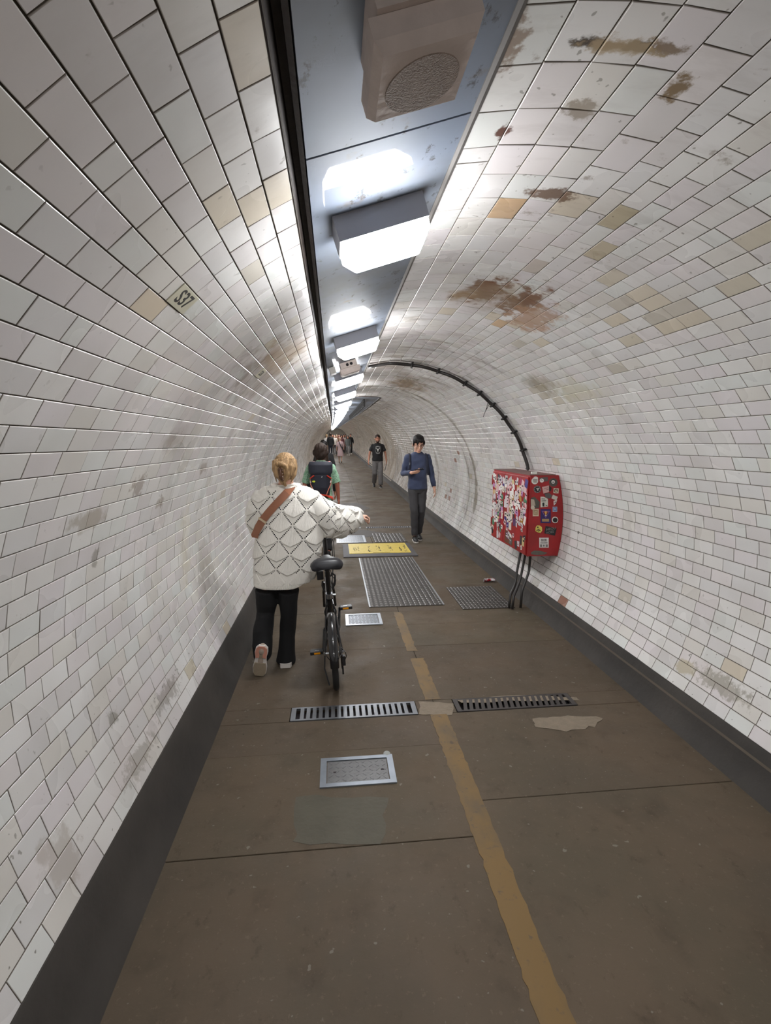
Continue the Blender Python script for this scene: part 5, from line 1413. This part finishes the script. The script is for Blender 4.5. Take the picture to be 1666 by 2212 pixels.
# ------------------------------------------------------------------ the walker with the big rucksack
green_s = patterned('green_print_shirt', (112, 156, 124), (158, 188, 164), 70, .5)
fp = ground(694, 1212); fp = Vector((at(697, 1200, 7.25).x, 7.25, zprof(7.25)))
pose = dict(elR=(.245, -.01, 1.13), wrR=(.262, .05, .90), elL=(-.250, -.01, 1.13), wrL=(-.285, .05, .90), anR=(.09, -.18, .11), knR=(.09, .05, .50), anL=(-.09, .16, .085), knL=(-.09, .12, .50), toeR=-.3)
pr, T, k, h, R_ = person(fp, 0, 1.665, 'walker in a green patterned short-sleeved shirt wearing a rucksack', None, SKIN_R, green_s, 'tee', blackc, 'trousers', shoe_b, None, hair_br, 'thick', pose, vox=.0075, build=1.0, sleeve_end=.54)
pb = PB(T); pb.torso([(1.455, .078, .075, 0, -.02), (1.50, .068, .066, 0, -.018)]); pb.build('collar', green_s, pr, smooth=50)
ruck = mat('navy_rucksack', lin((36, 38, 50)), .75, var=.15, vscale=30); redm = mat('red_webbing', lin((206, 60, 40)), .6, var=.1); pale = mat('salmon_cord', lin((206, 124, 104)), .6, var=.1)
rs = empty('rucksack', T(Vector((0, -.2, .98))))
def ruckrows(): return [(.93, .10, .05, 0, -.18), (.97, .125, .085, 0, -.20), (1.10, .145, .11, 0, -.22), (1.28, .155, .115, 0, -.225), (1.38, .150, .105, 0, -.22)]
pb = PB(T); pb.torso(ruckrows()); body_r = blob(pb, 'bag_body', ruck, rs, .009, 3)
pb = PB(T); pb.torso([(1.30, .165, .125, 0, -.225), (1.34, .178, .135, 0, -.225), (1.44, .182, .130, 0, -.215), (1.485, .165, .10, 0, -.20)]); blob(pb, 'lid', ruck, rs, .009, 4)
def wweb(name, pts, ra, rb_, mt): 
    pb = PB(T); pb.etube(pts, [ra] * len(pts), [rb_] * len(pts), (0, 1, 0) if False else (1, .2, .3), 8); pb.build(name, mt, rs, smooth=50)
yb = -.345
wweb('hip_belt', [(-.13, -.30, .985), (-.07, yb + .02, .995), (0, yb + .012, 1.0), (.07, yb + .02, .99), (.14, -.29, .96), (.17, -.18, .93), (.165, -.08, .93)], .012, .026, redm)
for s_ in (-1, 1):
    wweb('compression_strap', [(s_ * .155, -.26, 1.235), (s_ * .125, -.328, 1.262), (s_ * .095, yb, 1.285)], .010, .010, redm)
    wweb('cord', [(s_ * .155, -.26, 1.21), (s_ * .148, -.30, 1.15), (s_ * .11, yb + .010, 1.07), (s_ * .085, yb + .015, 1.0)], .007, .007, pale)
    wweb('toggle', [(s_ * .15, -.30, 1.20), (s_ * .145, -.318, 1.175)], .009, .009, mat('white_toggle', lin((206, 190, 184)), .5, var=0))
    wweb('shoulder_strap', [(s_ * .11, -.10, 1.46), (s_ * .12, -.02, 1.475), (s_ * .125, .06, 1.44), (s_ * .135, .11, 1.30), (s_ * .15, .07, 1.12)], .026, .008, redm)
pb = PB(T); pb.poly([(-.125, yb + .012, 1.205), (-.09, yb + .002, 1.215), (-.075, yb, 1.20), (-.09, yb, 1.185), (-.12, yb + .01, 1.190)], (0, -1, 0), .008); pb.build('tag', mat('lime_tag', lin((206, 220, 60)), .5, var=0), rs)
pb = PB(T); pb.poly([(.012, yb - .004, 1.268), (.032, yb - .004, 1.274), (.028, yb - .004, 1.262), (.010, yb - .004, 1.257)], (0, -1, 0), .006); pb.build('badge', white_p, rs)
pb = PB(T); pb.poly([(-.03, yb + .006, .997), (.0, yb + .004, .999), (.0, yb + .004, .990), (-.03, yb + .006, .988)], (0, -1, 0), .012); pb.build('badge', mat('orange_print', lin((226, 150, 110)), .5, var=0), rs)
tag(rs, 'navy rucksack with red webbing worn over the green shirt', 'rucksack')
# companion ahead, mostly hidden: long brown hair, dark top
fp = at(697, 1100, 8.5); fp = Vector((fp.x, 8.5, zprof(8.5)))
person(fp, 0, 1.58, 'woman with long brown hair and a dark top walking beside the rucksack wearer', None, SKIN_T, blackc, 'long', blackc, 'trousers', shoe_b, None, hair_mat('long_brown_hair', (56, 41, 31), .5, .5), 'long', dict(), vox=.010)
fp = at(701, 1050, 11.5); fp = Vector((fp.x, 11.5, zprof(11.5)))
person(fp, 0, 1.70, 'black-haired person in a dark top just ahead of the rucksack wearer', None, SKIN_T, blackc, 'long', blackc, 'trousers', shoe_b, None, hair_k, 'short', dict(), vox=.012, detail=False)

# ------------------------------------------------------------------ people further down the tunnel
def cloth(rgb): return mat('cloth_%d_%d_%d' % rgb, lin(rgb), .85, var=.12, vscale=10)
hair_bl = hair_mat('fair_hair', (176, 146, 108), .5, .4)
walk1 = dict(anR=(.08, -.20, .12), knR=(.09, .04, .50), anL=(-.08, .17, .085), knL=(-.09, .13, .50), toeR=-.4)
walk2 = dict(anL=(-.08, -.20, .12), knL=(-.09, .04, .50), anR=(.08, .17, .085), knR=(.09, .13, .50), toeL=-.4)
def far(px, Y, heading, H, label, top, kind, bot, hair, hk, skin=SKIN_L, shoes=shoe_b, pose=None, build=1.0):
    p = at(px, 960, Y); q = Vector((p.x, Y, zprof(Y)))
    return person(q, heading, H, label, 'people further down the tunnel', skin, top, kind, bot, 'trousers' if bot is not None else 'none', shoes, None, hair, hk, pose, vox=.015, detail=False, build=build)
pk = cloth((160, 136, 136))
pr, T, k, h, R_ = far(735, 31.5, 0, 1.60, 'woman in a loose dusty pink dress walking away, black strap across her back', pk, 'dress', None, hair_mat('grey_fair_hair', (170, 140, 120), .5, .4), 'short', SKIN_L, mat('tan_sandal', lin((150, 120, 96)), .6), walk1, .95)
bg = empty('crossbody_bag', T(Vector((.2, -.1, .9))))
pb = PB(T); pb.etube([(-.10, -.06, 1.46), (-.05, -.16, 1.35), (.06, -.19, 1.12), (.18, -.17, .92), (.24, -.10, .84)], [.03] * 5, [.012] * 5, (1, 0, .5), 8); pb.build('strap', strap_m, bg)
pb = PB(T); pb.torso([(.70, .05, .09, .27, 0), (.86, .05, .09, .27, 0)], 12); pb.build('pouch', strap_m, bg)
tag(bg, 'black bag on a strap slung across the pink dress', 'bag')
far(714, 38, 0, 1.86, 'tall man in a black jacket and dark trousers walking away', cloth((34, 35, 38)), 'long', cloth((40, 42, 52)), hair_br, 'short', SKIN_T, shoe_b, walk2, 1.12)
far(706, 41, 0, 1.76, 'person in a white top with beige trousers beside the left wall', cloth((206, 200, 192)), 'tee', cloth((150, 132, 118)), hair_bl, 'short', SKIN_L, shoe_b, walk1, 1.15)
far(752, 41.5, math.pi, 1.64, 'woman with long black hair, grey cardigan and pale trousers facing the camera', cloth((92, 96, 94)), 'long', cloth((136, 134, 134)), hair_k, 'long', SKIN_T, mat('white_shoe', lin((214, 212, 206)), .5), walk1)
far(757.5, 43.5, math.pi, 1.80, 'man in black beside the woman in the grey cardigan', blackc, 'long', blackc, hair_k, 'short', SKIN_T, shoe_w, walk2)
far(723.5, 42, math.pi, 1.72, 'person in a white top with dark bag strap in the far crowd', cloth((196, 186, 176)), 'tee', cloth((60, 56, 58)), hair_br, 'short', SKIN_L, shoe_b, walk1)
far(728.5, 45, math.pi, 1.70, 'fair-haired person in a tan shirt in the far crowd', cloth((150, 118, 88)), 'tee', cloth((120, 104, 90)), hair_bl, 'short', SKIN_L, shoe_b, walk2)
far(733.5, 47, math.pi, 1.76, 'person in a rust-brown top in the far crowd', cloth((128, 72, 58)), 'long', cloth((50, 48, 52)), hair_br, 'short', SKIN_L, shoe_b, walk1)
far(738, 44, math.pi, 1.70, 'person in a maroon top in the far crowd', cloth((92, 50, 54)), 'long', cloth((52, 50, 56)), hair_k, 'long', SKIN_T, shoe_b, walk2)
far(742.5, 46, math.pi, 1.72, 'long-haired person in a pale top in the far crowd', cloth((188, 168, 160)), 'tee', cloth((58, 48, 50)), hair_k, 'long', SKIN_T, shoe_b, walk1)
far(746, 48.5, math.pi, 1.74, 'person in a grey-brown jacket at the back of the far crowd', cloth((96, 84, 78)), 'long', cloth((60, 58, 60)), hair_br, 'short', SKIN_T, shoe_b, walk2)
far(719, 47.5, math.pi, 1.74, 'person in an olive top at the back of the far crowd', cloth((110, 100, 78)), 'long', cloth((64, 60, 58)), hair_br, 'short', SKIN_T, shoe_b, walk1)
far(731, 52, math.pi, 1.78, 'tall person in dark red at the very back of the far crowd', cloth((120, 62, 56)), 'long', cloth((60, 50, 50)), hair_br, 'thick', SKIN_T, shoe_b, walk2)
# ------------------------------------------------------------------ the woman in cream wheeling the bicycle
from mathutils.bvhtree import BVHTree
YW = 3.62
cream = mat('cream_knit', lin((240, 236, 227)), .9, var=.04, vscale=40, bump=.5, bscale=420, sheen=.15)
black_tr = mat('black_trousers', lin((15, 15, 17)), .9, var=.2, vscale=12)
wm = empty('person', (at(600, 1440, YW).x, YW, 0))
ID = lambda p: p
skinw = mat('skin_fair', lin((222, 176, 152)), .5, var=.06, vscale=20)
A = lambda px, py, Y=YW: at(px, py, Y)
# ---- body (continuous: head, neck, trunk, arms, hands, legs)
hc = A(617, 1011, YW - .01)
pb = PB(ID)
pb.ell(hc, (.078, .095, .108), None, 20, 14); pb.ell(hc + Vector((0, .045, -.05)), (.06, .065, .075), None, 16, 10)
pb.cap(hc + Vector((0, .130, -.03)) * .9, .012, hc + Vector((0, .122, -.045)), .015)
neck = A(618, 1050); pb.cap(hc + Vector((0, 0, -.04)), .052, neck + Vector((0, .01, -.06)), .058)
hipz = .86; hx = A(600, 1260).x
pb.torso([(.80, .12, .08, hx, YW + .03), (.95, .11, .08, hx, YW + .03), (1.1, .11, .08, hx + .03, YW + .03), (1.25, .11, .08, hx + .05, YW + .03), (1.33, .06, .05, neck.x, YW + .02)])
shR, elR, wrR = A(672, 1082), A(724, 1122, 3.76), A(771, 1117, 3.955)
shL, elL, wrL = A(570, 1078), A(554, 1130, 3.72), A(578, 1135, 3.97)
shRb, shLb = A(668, 1095, YW + .03), A(582, 1095, YW + .03)
pb.cap((neck.x, YW + .03, 1.25), .04, shRb, .04); pb.chain([shRb, elR, wrR], [.04, .036, .026]); pb.cap((neck.x, YW + .03, 1.25), .04, shLb, .04); pb.chain([shLb, elL, wrL], [.04, .036, .026])
hand_prims(pb, wrR, (.30, .16, .01), (0, .1, 1), 1, 1.0, .95); hand_prims(pb, wrL, (-.1, .3, .05), (0, .1, 1), -1, 1.0, .95)
kR0, kR1, kR2 = Vector((A(622, 1280).x, YW, .80)), Vector((A(620, 1350).x, YW + .05, .45)), Vector((A(617, 1430).x, YW + .02, .085))
tL = ground(559, 1464)
kL0, kL1, kL2 = Vector((A(575, 1280).x, YW, .80)), Vector((A(578, 1345, 3.62).x, 3.64, .44)), A(567, 1398, 3.475)
pb.chain([kR0, kR1, kR2], [.06, .042, .034]); pb.chain([kL0, kL1 + Vector((0, .03, 0)), kL2], [.06, .04, .028])
body = blob(pb, 'body', skinw, wm, .007, 2)
for s_ in (-1, 1): MB().ell(hc + Vector((s_ * .032, .098, -.005)), (.014, .006, .006), None, 10, 6).build('eye', EYE, body, smooth='all')
MB().ell(hc + Vector((0, .112, -.075)), (.022, .008, .007), None, 10, 6).build('mouth', LIP, body, smooth='all')
# ---- trousers: flared
pb = PB(ID)
pb.torso([(.68, .11, .085, A(600, 1300).x, YW + .02), (.76, .160, .105, A(599, 1270).x, YW + .02), (.84, .150, .10, A(600, 1250).x, YW + .03), (.92, .13, .085, A(602, 1250).x, YW + .03)])
rows = lambda L_: ([A((xl + xr) / 2, y, Y) for (y, xl, xr, Y, d) in L_], [(A(xr, y, Y).x - A(xl, y, Y).x) / 2 for (y, xl, xr, Y, d) in L_], [d for (y, xl, xr, Y, d) in L_])
p_, ra, rb_ = rows([(1272, 600, 647, YW, .10), (1300, 603, 643, YW + .02, .095), (1330, 606, 641, YW + .04, .085), (1350, 605, 641, YW + .05, .08), (1375, 604, 637, YW + .045, .072), (1400, 602, 638, YW + .035, .08), (1428, 595.5, 638.5, YW + .035, .095)])
pb.etube(p_, ra, rb_, (1, 0, 0))
p_, ra, rb_ = rows([(1272, 551, 600, YW, .10), (1300, 553, 600, YW + .01, .095), (1322, 555, 594, YW + .03, .085), (1345, 552, 592, 3.60, .09), (1370, 548, 590, 3.54, .09)])
pb.etube(p_, ra, rb_, (1, 0, 0))
p_, ra, rb_ = rows([(1345, 551, 591, 3.60, .09), (1372, 546, 589, 3.525, .085), (1392, 544, 588, 3.50, .085), (1417, 549, 588, 3.525, .085)])
pb.etube(p_, ra, rb_, (1, 0, 0))
blob(pb, 'trousers', black_tr, wm, .008, 3, crease(.0025, 14, 18))
# ---- shoes
shoe_bg = mat('beige_trainer', lin((170, 154, 140)), .7, var=.1); solep = mat('pink_sole', lin((202, 142, 122)), .7, var=.1, vscale=40); solet = mat('beige_sole', lin((150, 136, 116)), .75, var=.15, vscale=40)
rimw = mat('white_midsole', lin((214, 208, 202)), .5, var=.05)
q0 = ground(617.5, 1440) + Vector((0, -.012, 0))
pb = PB(ID)
for (dy, r_) in ((.055, (.036, .04, .036)), (.11, (.042, .075, .036)), (.17, (.044, .06, .030))): pb.ell(q0 + Vector((0, dy + .02, .05)), r_, None, 14, 8)
sh = blob(pb, 'shoe', shoe_bg, wm, .007, 2)
outl = [(-.036, -.045), (.036, -.045), (.045, -.02), (.043, .06), (.048, .14), (.034, .20), (0, .215), (-.034, .20), (-.048, .14), (-.043, .06), (-.045, -.02)]
MB().loft([[q0 + Vector((x, y + .03, z)) for x, y in outl] for z in (.001, .012, .034)]).build('midsole', rimw, sh, smooth=40)
# left shoe on its toe, sole turned to the lens
toe = Vector((tL.x, tL.y + .02, .004)); heel = A(566, 1396, 3.405)
ax = (heel - toe).normalized(); sn = Vector((0, -1, 0)); sn = (sn - ax * sn.dot(ax)).normalized(); sx = ax.cross(sn)
if sx.x < 0: sx = -sx
SL = (heel - toe).length
def sp_(u, v, w): return toe + ax * (v * SL) + sx * u + sn * w     # u across, v toe->heel, w out of the sole
pb = PB(ID); Ms = Matrix((sx, ax, sn)).transposed()
for v, r_ in ((.2, (.046, .06, .034)), (.5, (.042, .08, .042)), (.82, (.040, .055, .05))): pb.ell(sp_(0, v, -.040), r_, Ms, 14, 8)
sh = blob(pb, 'shoe', shoe_bg, wm, .007, 2)
so_o = [(-.032, .0), (.030, .0), (.046, .10), (.050, .28), (.040, .48), (.038, .62), (.046, .78), (.042, .92), (.022, 1.0), (-.022, 1.0), (-.042, .92), (-.047, .78), (-.040, .62), (-.044, .48), (-.052, .28), (-.046, .10)]
MB().loft([[sp_(u, v, w) for u, v in so_o] for w in (-.028, -.004)]).build('midsole', rimw, sh, smooth=40)
def sole_pad(pts, mt, nm, w0=-.0035, w1=.003): MB().loft([[sp_(u, v, w) for u, v in pts] for w in (w0, w1)]).build(nm, mt, sh)
sole_pad([(-.030, .01), (.028, .01), (.043, .10), (.046, .28), (.037, .44), (-.040, .44), (-.048, .28), (-.042, .10)], solet, 'forefoot_tread')
sole_pad([(-.036, .60), (-.012, .62), (-.012, .84), (.012, .86), (.012, .62), (.036, .60), (.041, .78), (.037, .92), (.018, .985), (-.018, .985), (-.038, .92), (-.043, .78)], solep, 'heel_tread')
sole_pad([(-.012, .60), (.012, .60), (.012, .85), (-.012, .83)], solet, 'heel_groove', -.0035, .001)
# ---- sweater
SWR = [(1047, 596, 638, .066), (1052, 570, 660, .085), (1060, 560, 676, .105), (1078, 555, 690, .130), (1100, 553, 694, .146), (1130, 552, 697, .156), (1160, 551, 697, .163), (1195, 549, 693, .168), (1222, 548, 689, .168), (1244, 549, 684, .166), (1257, 551, 678, .160)]
pb = PB(ID); rings = []
for (y, xl, xr, ry) in SWR:
    c0, a0, a1 = A((xl + xr) / 2, y), A(xl, y).x, A(xr, y).x; ring = []
    tilt = .020 * max(0, (y - 1190) / 70)
    for q in range(36):
        a = 2 * math.pi * q / 36; cc, ss = math.cos(a), math.sin(a)
        ring.append(Vector((c0.x + (a1 - a0) / 2 * math.copysign(abs(cc) ** .85, cc), YW + .03 + ry * math.copysign(abs(ss) ** .9, ss), c0.z + tilt * max(0, cc + .1))))
    rings.append(ring)
pb.loft(rings)
slv = [(664, 1078, 3.63, .085, .085), (690, 1105, 3.66, .112, .11), (712, 1124, 3.71, .128, .12), (736, 1127, 3.78, .122, .11), (756, 1122, 3.86, .100, .095), (765, 1117, 3.92, .084, .078), (772, 1116, 3.955, .068, .062)]
pts = [A(x, y, Y) for x, y, Y, r0, r1 in slv]
pb.etube(pts, [s[3] for s in slv], [s[4] for s in slv], (0, .2, 1), 20)
slv2 = [(572, 1072, 3.63, .075), (560, 1095, 3.65, .085), (556, 1122, 3.70, .085), (560, 1140, 3.80, .080), (570, 1140, 3.90, .065), (575, 1138, 3.95, .05)]
pb.etube([A(x, y, Y) for x, y, Y, r0 in slv2], [s[3] for s in slv2], [s[3] for s in slv2], (0, .2, 1), 18)
# lace pattern, drawn on the back (x, z) and along the sleeve
DWI, DHT = .174, .209                      # width and height of one lozenge
OX, OZ = A(658, 1159).x, A(658, 1159).z
def lattice(x, z):
    x = x - .12 * (z - OZ)                 # the rows drift with the swing of the knit
    return (x - OX) / DWI, (z - OZ) / DHT
AXS = (pts[5] - pts[1]).normalized()
def sleeve_uv(p):
    d = p - pts[1]; s_ = d.dot(AXS); perp = d - AXS * s_; return s_, perp.z
def relief(u, v):
    """u, v in lozenge units; a leaf hangs from the upper corner of every lozenge"""
    a, b_ = u + v, u - v
    fa, fb = a - math.floor(a), b_ - math.floor(b_)
    uu = (fa + fb - 1) / 2 * 2; vv = (fa - fb + 1) / 2          # uu -1..1 across, vv 0 (bottom) .. 1 (top)
    uu = (fa + fb - 1)
    t = 1 - vv                                                   # distance down from the top corner
    edge = .73 - .18 * min(1, abs(uu) / .85) ** 1.2
    hgt = 0.0
    wid = min(t, 1 - t) * 1.84                                     # lozenge half width here
    if t < edge and abs(uu) < wid:
        hgt = (.0030 + .0085 * (t / edge) ** 1.3) * min(1.0, (wid - abs(uu)) / .10)
        rib = abs(((uu / max(t, .12)) * 3.0 + .5) % 1.0 - .5)
        if rib < .17 and abs(uu) < wid * .8: hgt -= .0014
        if abs(uu) < .05: hgt += .0022
    elif t > .12 and abs(abs(uu) - 2 * min(t, 1 - t)) < .09: hgt = .0022
    return hgt
def knit(me):
    n = len(me.vertices); co = np.empty(n * 3, np.float32); no = np.empty(n * 3, np.float32)
    me.vertices.foreach_get('co', co); me.vertex_normals.foreach_get('vector', no); co = co.reshape(-1, 3); no = no.reshape(-1, 3)
    for i in range(n):
        x, y, z = co[i]
        if y > YW + .10 and x < OX + .15: continue
        p = Vector((float(x), float(y), float(z)))
        s_, pz = sleeve_uv(p)
        if s_ > .055: u, v = s_ / .165 + .3, pz / .15 + .1; amp = 1.25
        else: u, v = lattice(x, z); amp = 1.0
        f = relief(u, v) * amp
        co[i] += no[i] * f
    me.vertices.foreach_set('co', co.ravel())
sw = blob(pb, 'sweater', cream, wm, .0042, 5, knit)
# eyelets: dark discs for the dark top seen through along the lozenge edges
off = Vector(wm.location); bm = bmesh.new(); bm.from_mesh(sw.data); bvh = BVHTree.FromBMesh(bm)
eye_m = mat('eyelet_dark', lin((30, 27, 25)), .9, var=0)
em = MB(); cnt = 0
def eyelet(x, z, r=.0052, yfrom=YW - .6):
    hit = bvh.ray_cast(Vector((x, yfrom, z)) - off, Vector((0, 1, 0)))
    if hit[0] is None: return
    p = hit[0] + off; nn = hit[1]
    if abs(nn.y) < .25 or p.y > YW + .4: return
    em.disc(p - nn * .001, nn, r, .0016, 6)
for i in range(-5, 6):
    for j in range(-6, 7):
        # lozenge edges run between corners (u, v) -> (u + .5, v + .5) and (u + .5, v - .5)
        u0, v0 = i * .5, j * .5
        if (i + j) % 2: continue
        for du, dv in ((.5, .5), (.5, -.5)):
            for q in range(9):
                t = (q + .5) / 9; t = .06 + .88 * t
                u, v = u0 + du * t, v0 + dv * t
                z = OZ + v * DHT; x = OX + u * DWI + .12 * (z - OZ)
                if z < A(0, 1247).z or z > A(0, 1062).z: continue
                p = Vector((x, YW, z)); s_, pz = sleeve_uv(p)
                if s_ > .06: continue
                eyelet(x, z)
for i in range(-2, 6):
    for j in range(-3, 4):
        if (i + j) % 2: continue
        for du, dv in ((.5, .5), (.5, -.5)):
            for q in range(7):
                t = .07 + .86 * (q + .5) / 7; u, v = i * .5 + du * t, j * .5 + dv * t
                s_, pz = (u - .3) * .165, (v - .1) * .15
                if s_ < .07 or s_ > .40 or abs(pz) > .12: continue
                c0 = pts[1] + AXS * s_; z = c0.z + pz; eyelet(c0.x, z, .0042)
bm.free()
eo = em.build('eyelet', eye_m, sw, fixn=False); eo['kind'] = 'stuff'
# ribbed hem
m = MB(); NR = 150; rings = []
for (y, xl, xr, ry, d) in ((1247, 548, 681, .166, 0), (1252, 548, 679, .168, 0), (1260, 548, 675, .168, 0), (1263, 549, 672, .164, 0), (1263, 552, 668, .152, 1)):
    ring = []; c0, a0, a1 = A((xl + xr) / 2, y), A(xl, y).x, A(xr, y).x
    for q in range(NR * 2):
        a = 2 * math.pi * q / (NR * 2); cc, ss = math.cos(a), math.sin(a); r_ = (.0022 if q % 2 else -.0012)
        lift = .10 * max(0, cc - .35) ** 1.4
        ring.append(Vector((c0.x + ((a1 - a0) / 2 + r_) * math.copysign(abs(cc) ** .85, cc), YW + .03 + (ry + r_) * math.copysign(abs(ss) ** .9, ss), c0.z + lift)))
    rings.append(ring)
m.loft(rings, cap=False); m.build('ribbed_hem', cream, sw, fixn=True)
# cuff
cu = pts[-1]; m = MB(); m.tube([pts[-1] - AXS * .02, pts[-1] + AXS * .010, pts[-1] + AXS * .022], [.060, .054, .042], 20); m.build('cuff', cream, sw, smooth=True)
# neckline band
m = MB(); rings = []
for k_ in range(41):
    a = 2 * math.pi * k_ / 40; c0 = Vector((A(617, 1049).x + .078 * math.cos(a), YW + .02 + .068 * math.sin(a), A(617, 1049).z + .008 * math.cos(a) - .004 * math.sin(a)))
    rings.append([c0 + Vector((.008 * math.cos(b_) * math.cos(a), .008 * math.cos(b_) * math.sin(a), .009 * math.sin(b_))) for b_ in [2 * math.pi * t / 8 for t in range(8)]])
m.loft(rings, cap=False); m.build('neck_band', cream, sw, smooth='all')
# ---- hair, pinned up
blond = hair_mat('blond_hair', (168, 136, 98), .6, .5)
pb = PB(ID); H0 = hc
pb.ell(H0 + Vector((0, -.008, .008)), (.086, .104, .106), None, 24, 16)
pb.etube([H0 + Vector((-.062, -.05, .05)), H0 + Vector((-.060, -.080, .0)), H0 + Vector((-.040, -.092, -.05)), H0 + Vector((-.022, -.090, -.085))], [.026, .028, .026, .012], [.034, .030, .024, .012], (1, 0, 0))
pb.etube([H0 + Vector((.050, -.05, .06)), H0 + Vector((.048, -.082, .01)), H0 + Vector((.026, -.094, -.04)), H0 + Vector((-.002, -.092, -.085))], [.036, .038, .032, .014], [.034, .030, .026, .012], (1, 0, 0))
pb.etube([H0 + Vector((-.058, -.080, .012)), H0 + Vector((-.045, -.104, .034)), H0 + Vector((-.018, -.112, .036)), H0 + Vector((.010, -.112, .018)), H0 + Vector((.016, -.108, -.01))], [.012, .016, .017, .015, .008], [.016, .018, .017, .015, .008], (0, 0, 1))
pb.etube([H0 + Vector((-.02, -.095, -.07)), H0 + Vector((-.008, -.098, -.10)), H0 + Vector((.010, -.092, -.126))], [.024, .018, .007], [.014, .012, .006], (1, 0, 0))
pb.etube([H0 + Vector((-.074, -.02, .01)), H0 + Vector((-.074, -.03, -.05)), H0 + Vector((-.060, -.045, -.100))], [.012, .007, .0025], [.03, .012, .003], (1, 0, 0))
pb.etube([H0 + Vector((.072, -.02, .01)), H0 + Vector((.066, -.045, -.05)), H0 + Vector((.042, -.060, -.098))], [.013, .012, .004], [.03, .018, .004], (1, 0, 0))
hr = blob(pb, 'hair', blond, wm, .0045, 3, crease(.0012, 150, 26, .4))
# claw clip
clp = mat('tortoiseshell', lin((86, 52, 34)), .3, var=.5, vscale=120, coat=.4)
clip = empty('hair_clip', H0 + Vector((-.025, -.125, -.03)))
cb_ = H0 + Vector((-.026, -.124, .004))
MB().tube([cb_ + Vector((0, .006, .012)), cb_ + Vector((.002, -.004, -.02)), cb_ + Vector((.006, -.002, -.06)), cb_ + Vector((.012, .010, -.092))], [.004, .007, .007, .004], 8).build('spine', clp, clip, smooth='all')
for i in range(8):
    z = -.002 - i * .011
    for s_ in (-1, 1):
        b0 = cb_ + Vector((.003 + .0006 * i, 0, z)); MB().tube([b0, b0 + Vector((s_ * .012, -.004, -.002)), b0 + Vector((s_ * .019, .010, -.004))], [.0035, .0032, .0018], 6).build('tooth', clp, clip, smooth='all')
tag(clip, 'brown tortoiseshell claw clip in the blond hair', 'hair clip')
tag(wm, 'woman with blond pinned-up hair in a cream lace-knit jumper and black flared trousers', 'person')
# ---- cross-body strap
leather = mat('brown_leather', lin((142, 92, 66)), .5, var=.12, vscale=30)
bm = bmesh.new(); bm.from_mesh(sw.data); bvh = BVHTree.FromBMesh(bm)
bag = empty('shoulder_bag', Vector((A(552, 1160).x, YW + .1, .95)))
lf, rt, inn = [], [], []
ends = [(633, 1049), (620, 1064), (606, 1079), (592, 1094), (578, 1110), (567, 1124), (559, 1138), (553.5, 1152), (551, 1162)]
def on_back(px, py, lift):
    d = ray(px, py).normalized(); hit = bvh.ray_cast(CO - off, d)
    p = (hit[0] + off) if hit[0] is not None else A(px, py, YW - .02)
    if p.y > YW + .1: p = A(px, py, YW - .03)
    return p - d * lift
cen = []
for (px_, py_) in ends: cen.append((px_, py_))
L1, L2 = [], []
for i, (px_, py_) in enumerate(cen):
    a_, b_ = cen[max(i - 1, 0)], cen[min(i + 1, len(cen) - 1)]
    dx, dy = b_[0] - a_[0], b_[1] - a_[1]; ln = math.hypot(dx, dy); nx_, ny_ = -dy / ln, dx / ln
    hw = 8.5 if 1 <= i <= 6 else 6.5
    L1.append(on_back(px_ + nx_ * hw, py_ + ny_ * hw, .016)); L2.append(on_back(px_ - nx_ * hw, py_ - ny_ * hw, .016))
for arr in (L1, L2):
    for _ in range(3):
        for i in range(1, len(arr) - 1): arr[i].y = min(arr[i].y, (arr[i - 1].y + arr[i + 1].y) / 2 + .004)
top0 = Vector((L1[0].x, YW + .03, L1[0].z + .004)); top1 = Vector((L2[0].x, YW + .03, L2[0].z + .004))
L1 = [top0] + L1; L2 = [top1] + L2
m = MB(); th = Vector((0, .004, 0))
m.loft([[a_, b_, b_ + th, a_ + th] for a_, b_ in zip(L1, L2)]); m.build('strap', leather, bag, smooth=40)
i = 6; c0 = (L1[i] + L2[i]) / 2; d_ = (L1[i] - L2[i]).normalized()
MB().cbox(c0 + Vector((0, -.003, 0)), ((L1[i] - L2[i]).length + .010, .006, .016), .002, frame(d_, Vector((0, -1, 0))) @ Matrix.Rotation(math.pi / 2, 3, 'X')).build('strap_slider', mat('pale_gold', lin((196, 178, 150)), .35, .6, var=.1), bag)
pb = PB(ID); pb.torso([(.90, .03, .09, A(545, 1170).x + .05, YW + .24), (1.02, .035, .10, A(545, 1170).x + .05, YW + .24)], 14); pb.build('pouch', leather, bag, smooth=40)
tag(bag, 'brown leather bag strap slung across the cream jumper', 'bag')
bm.free()
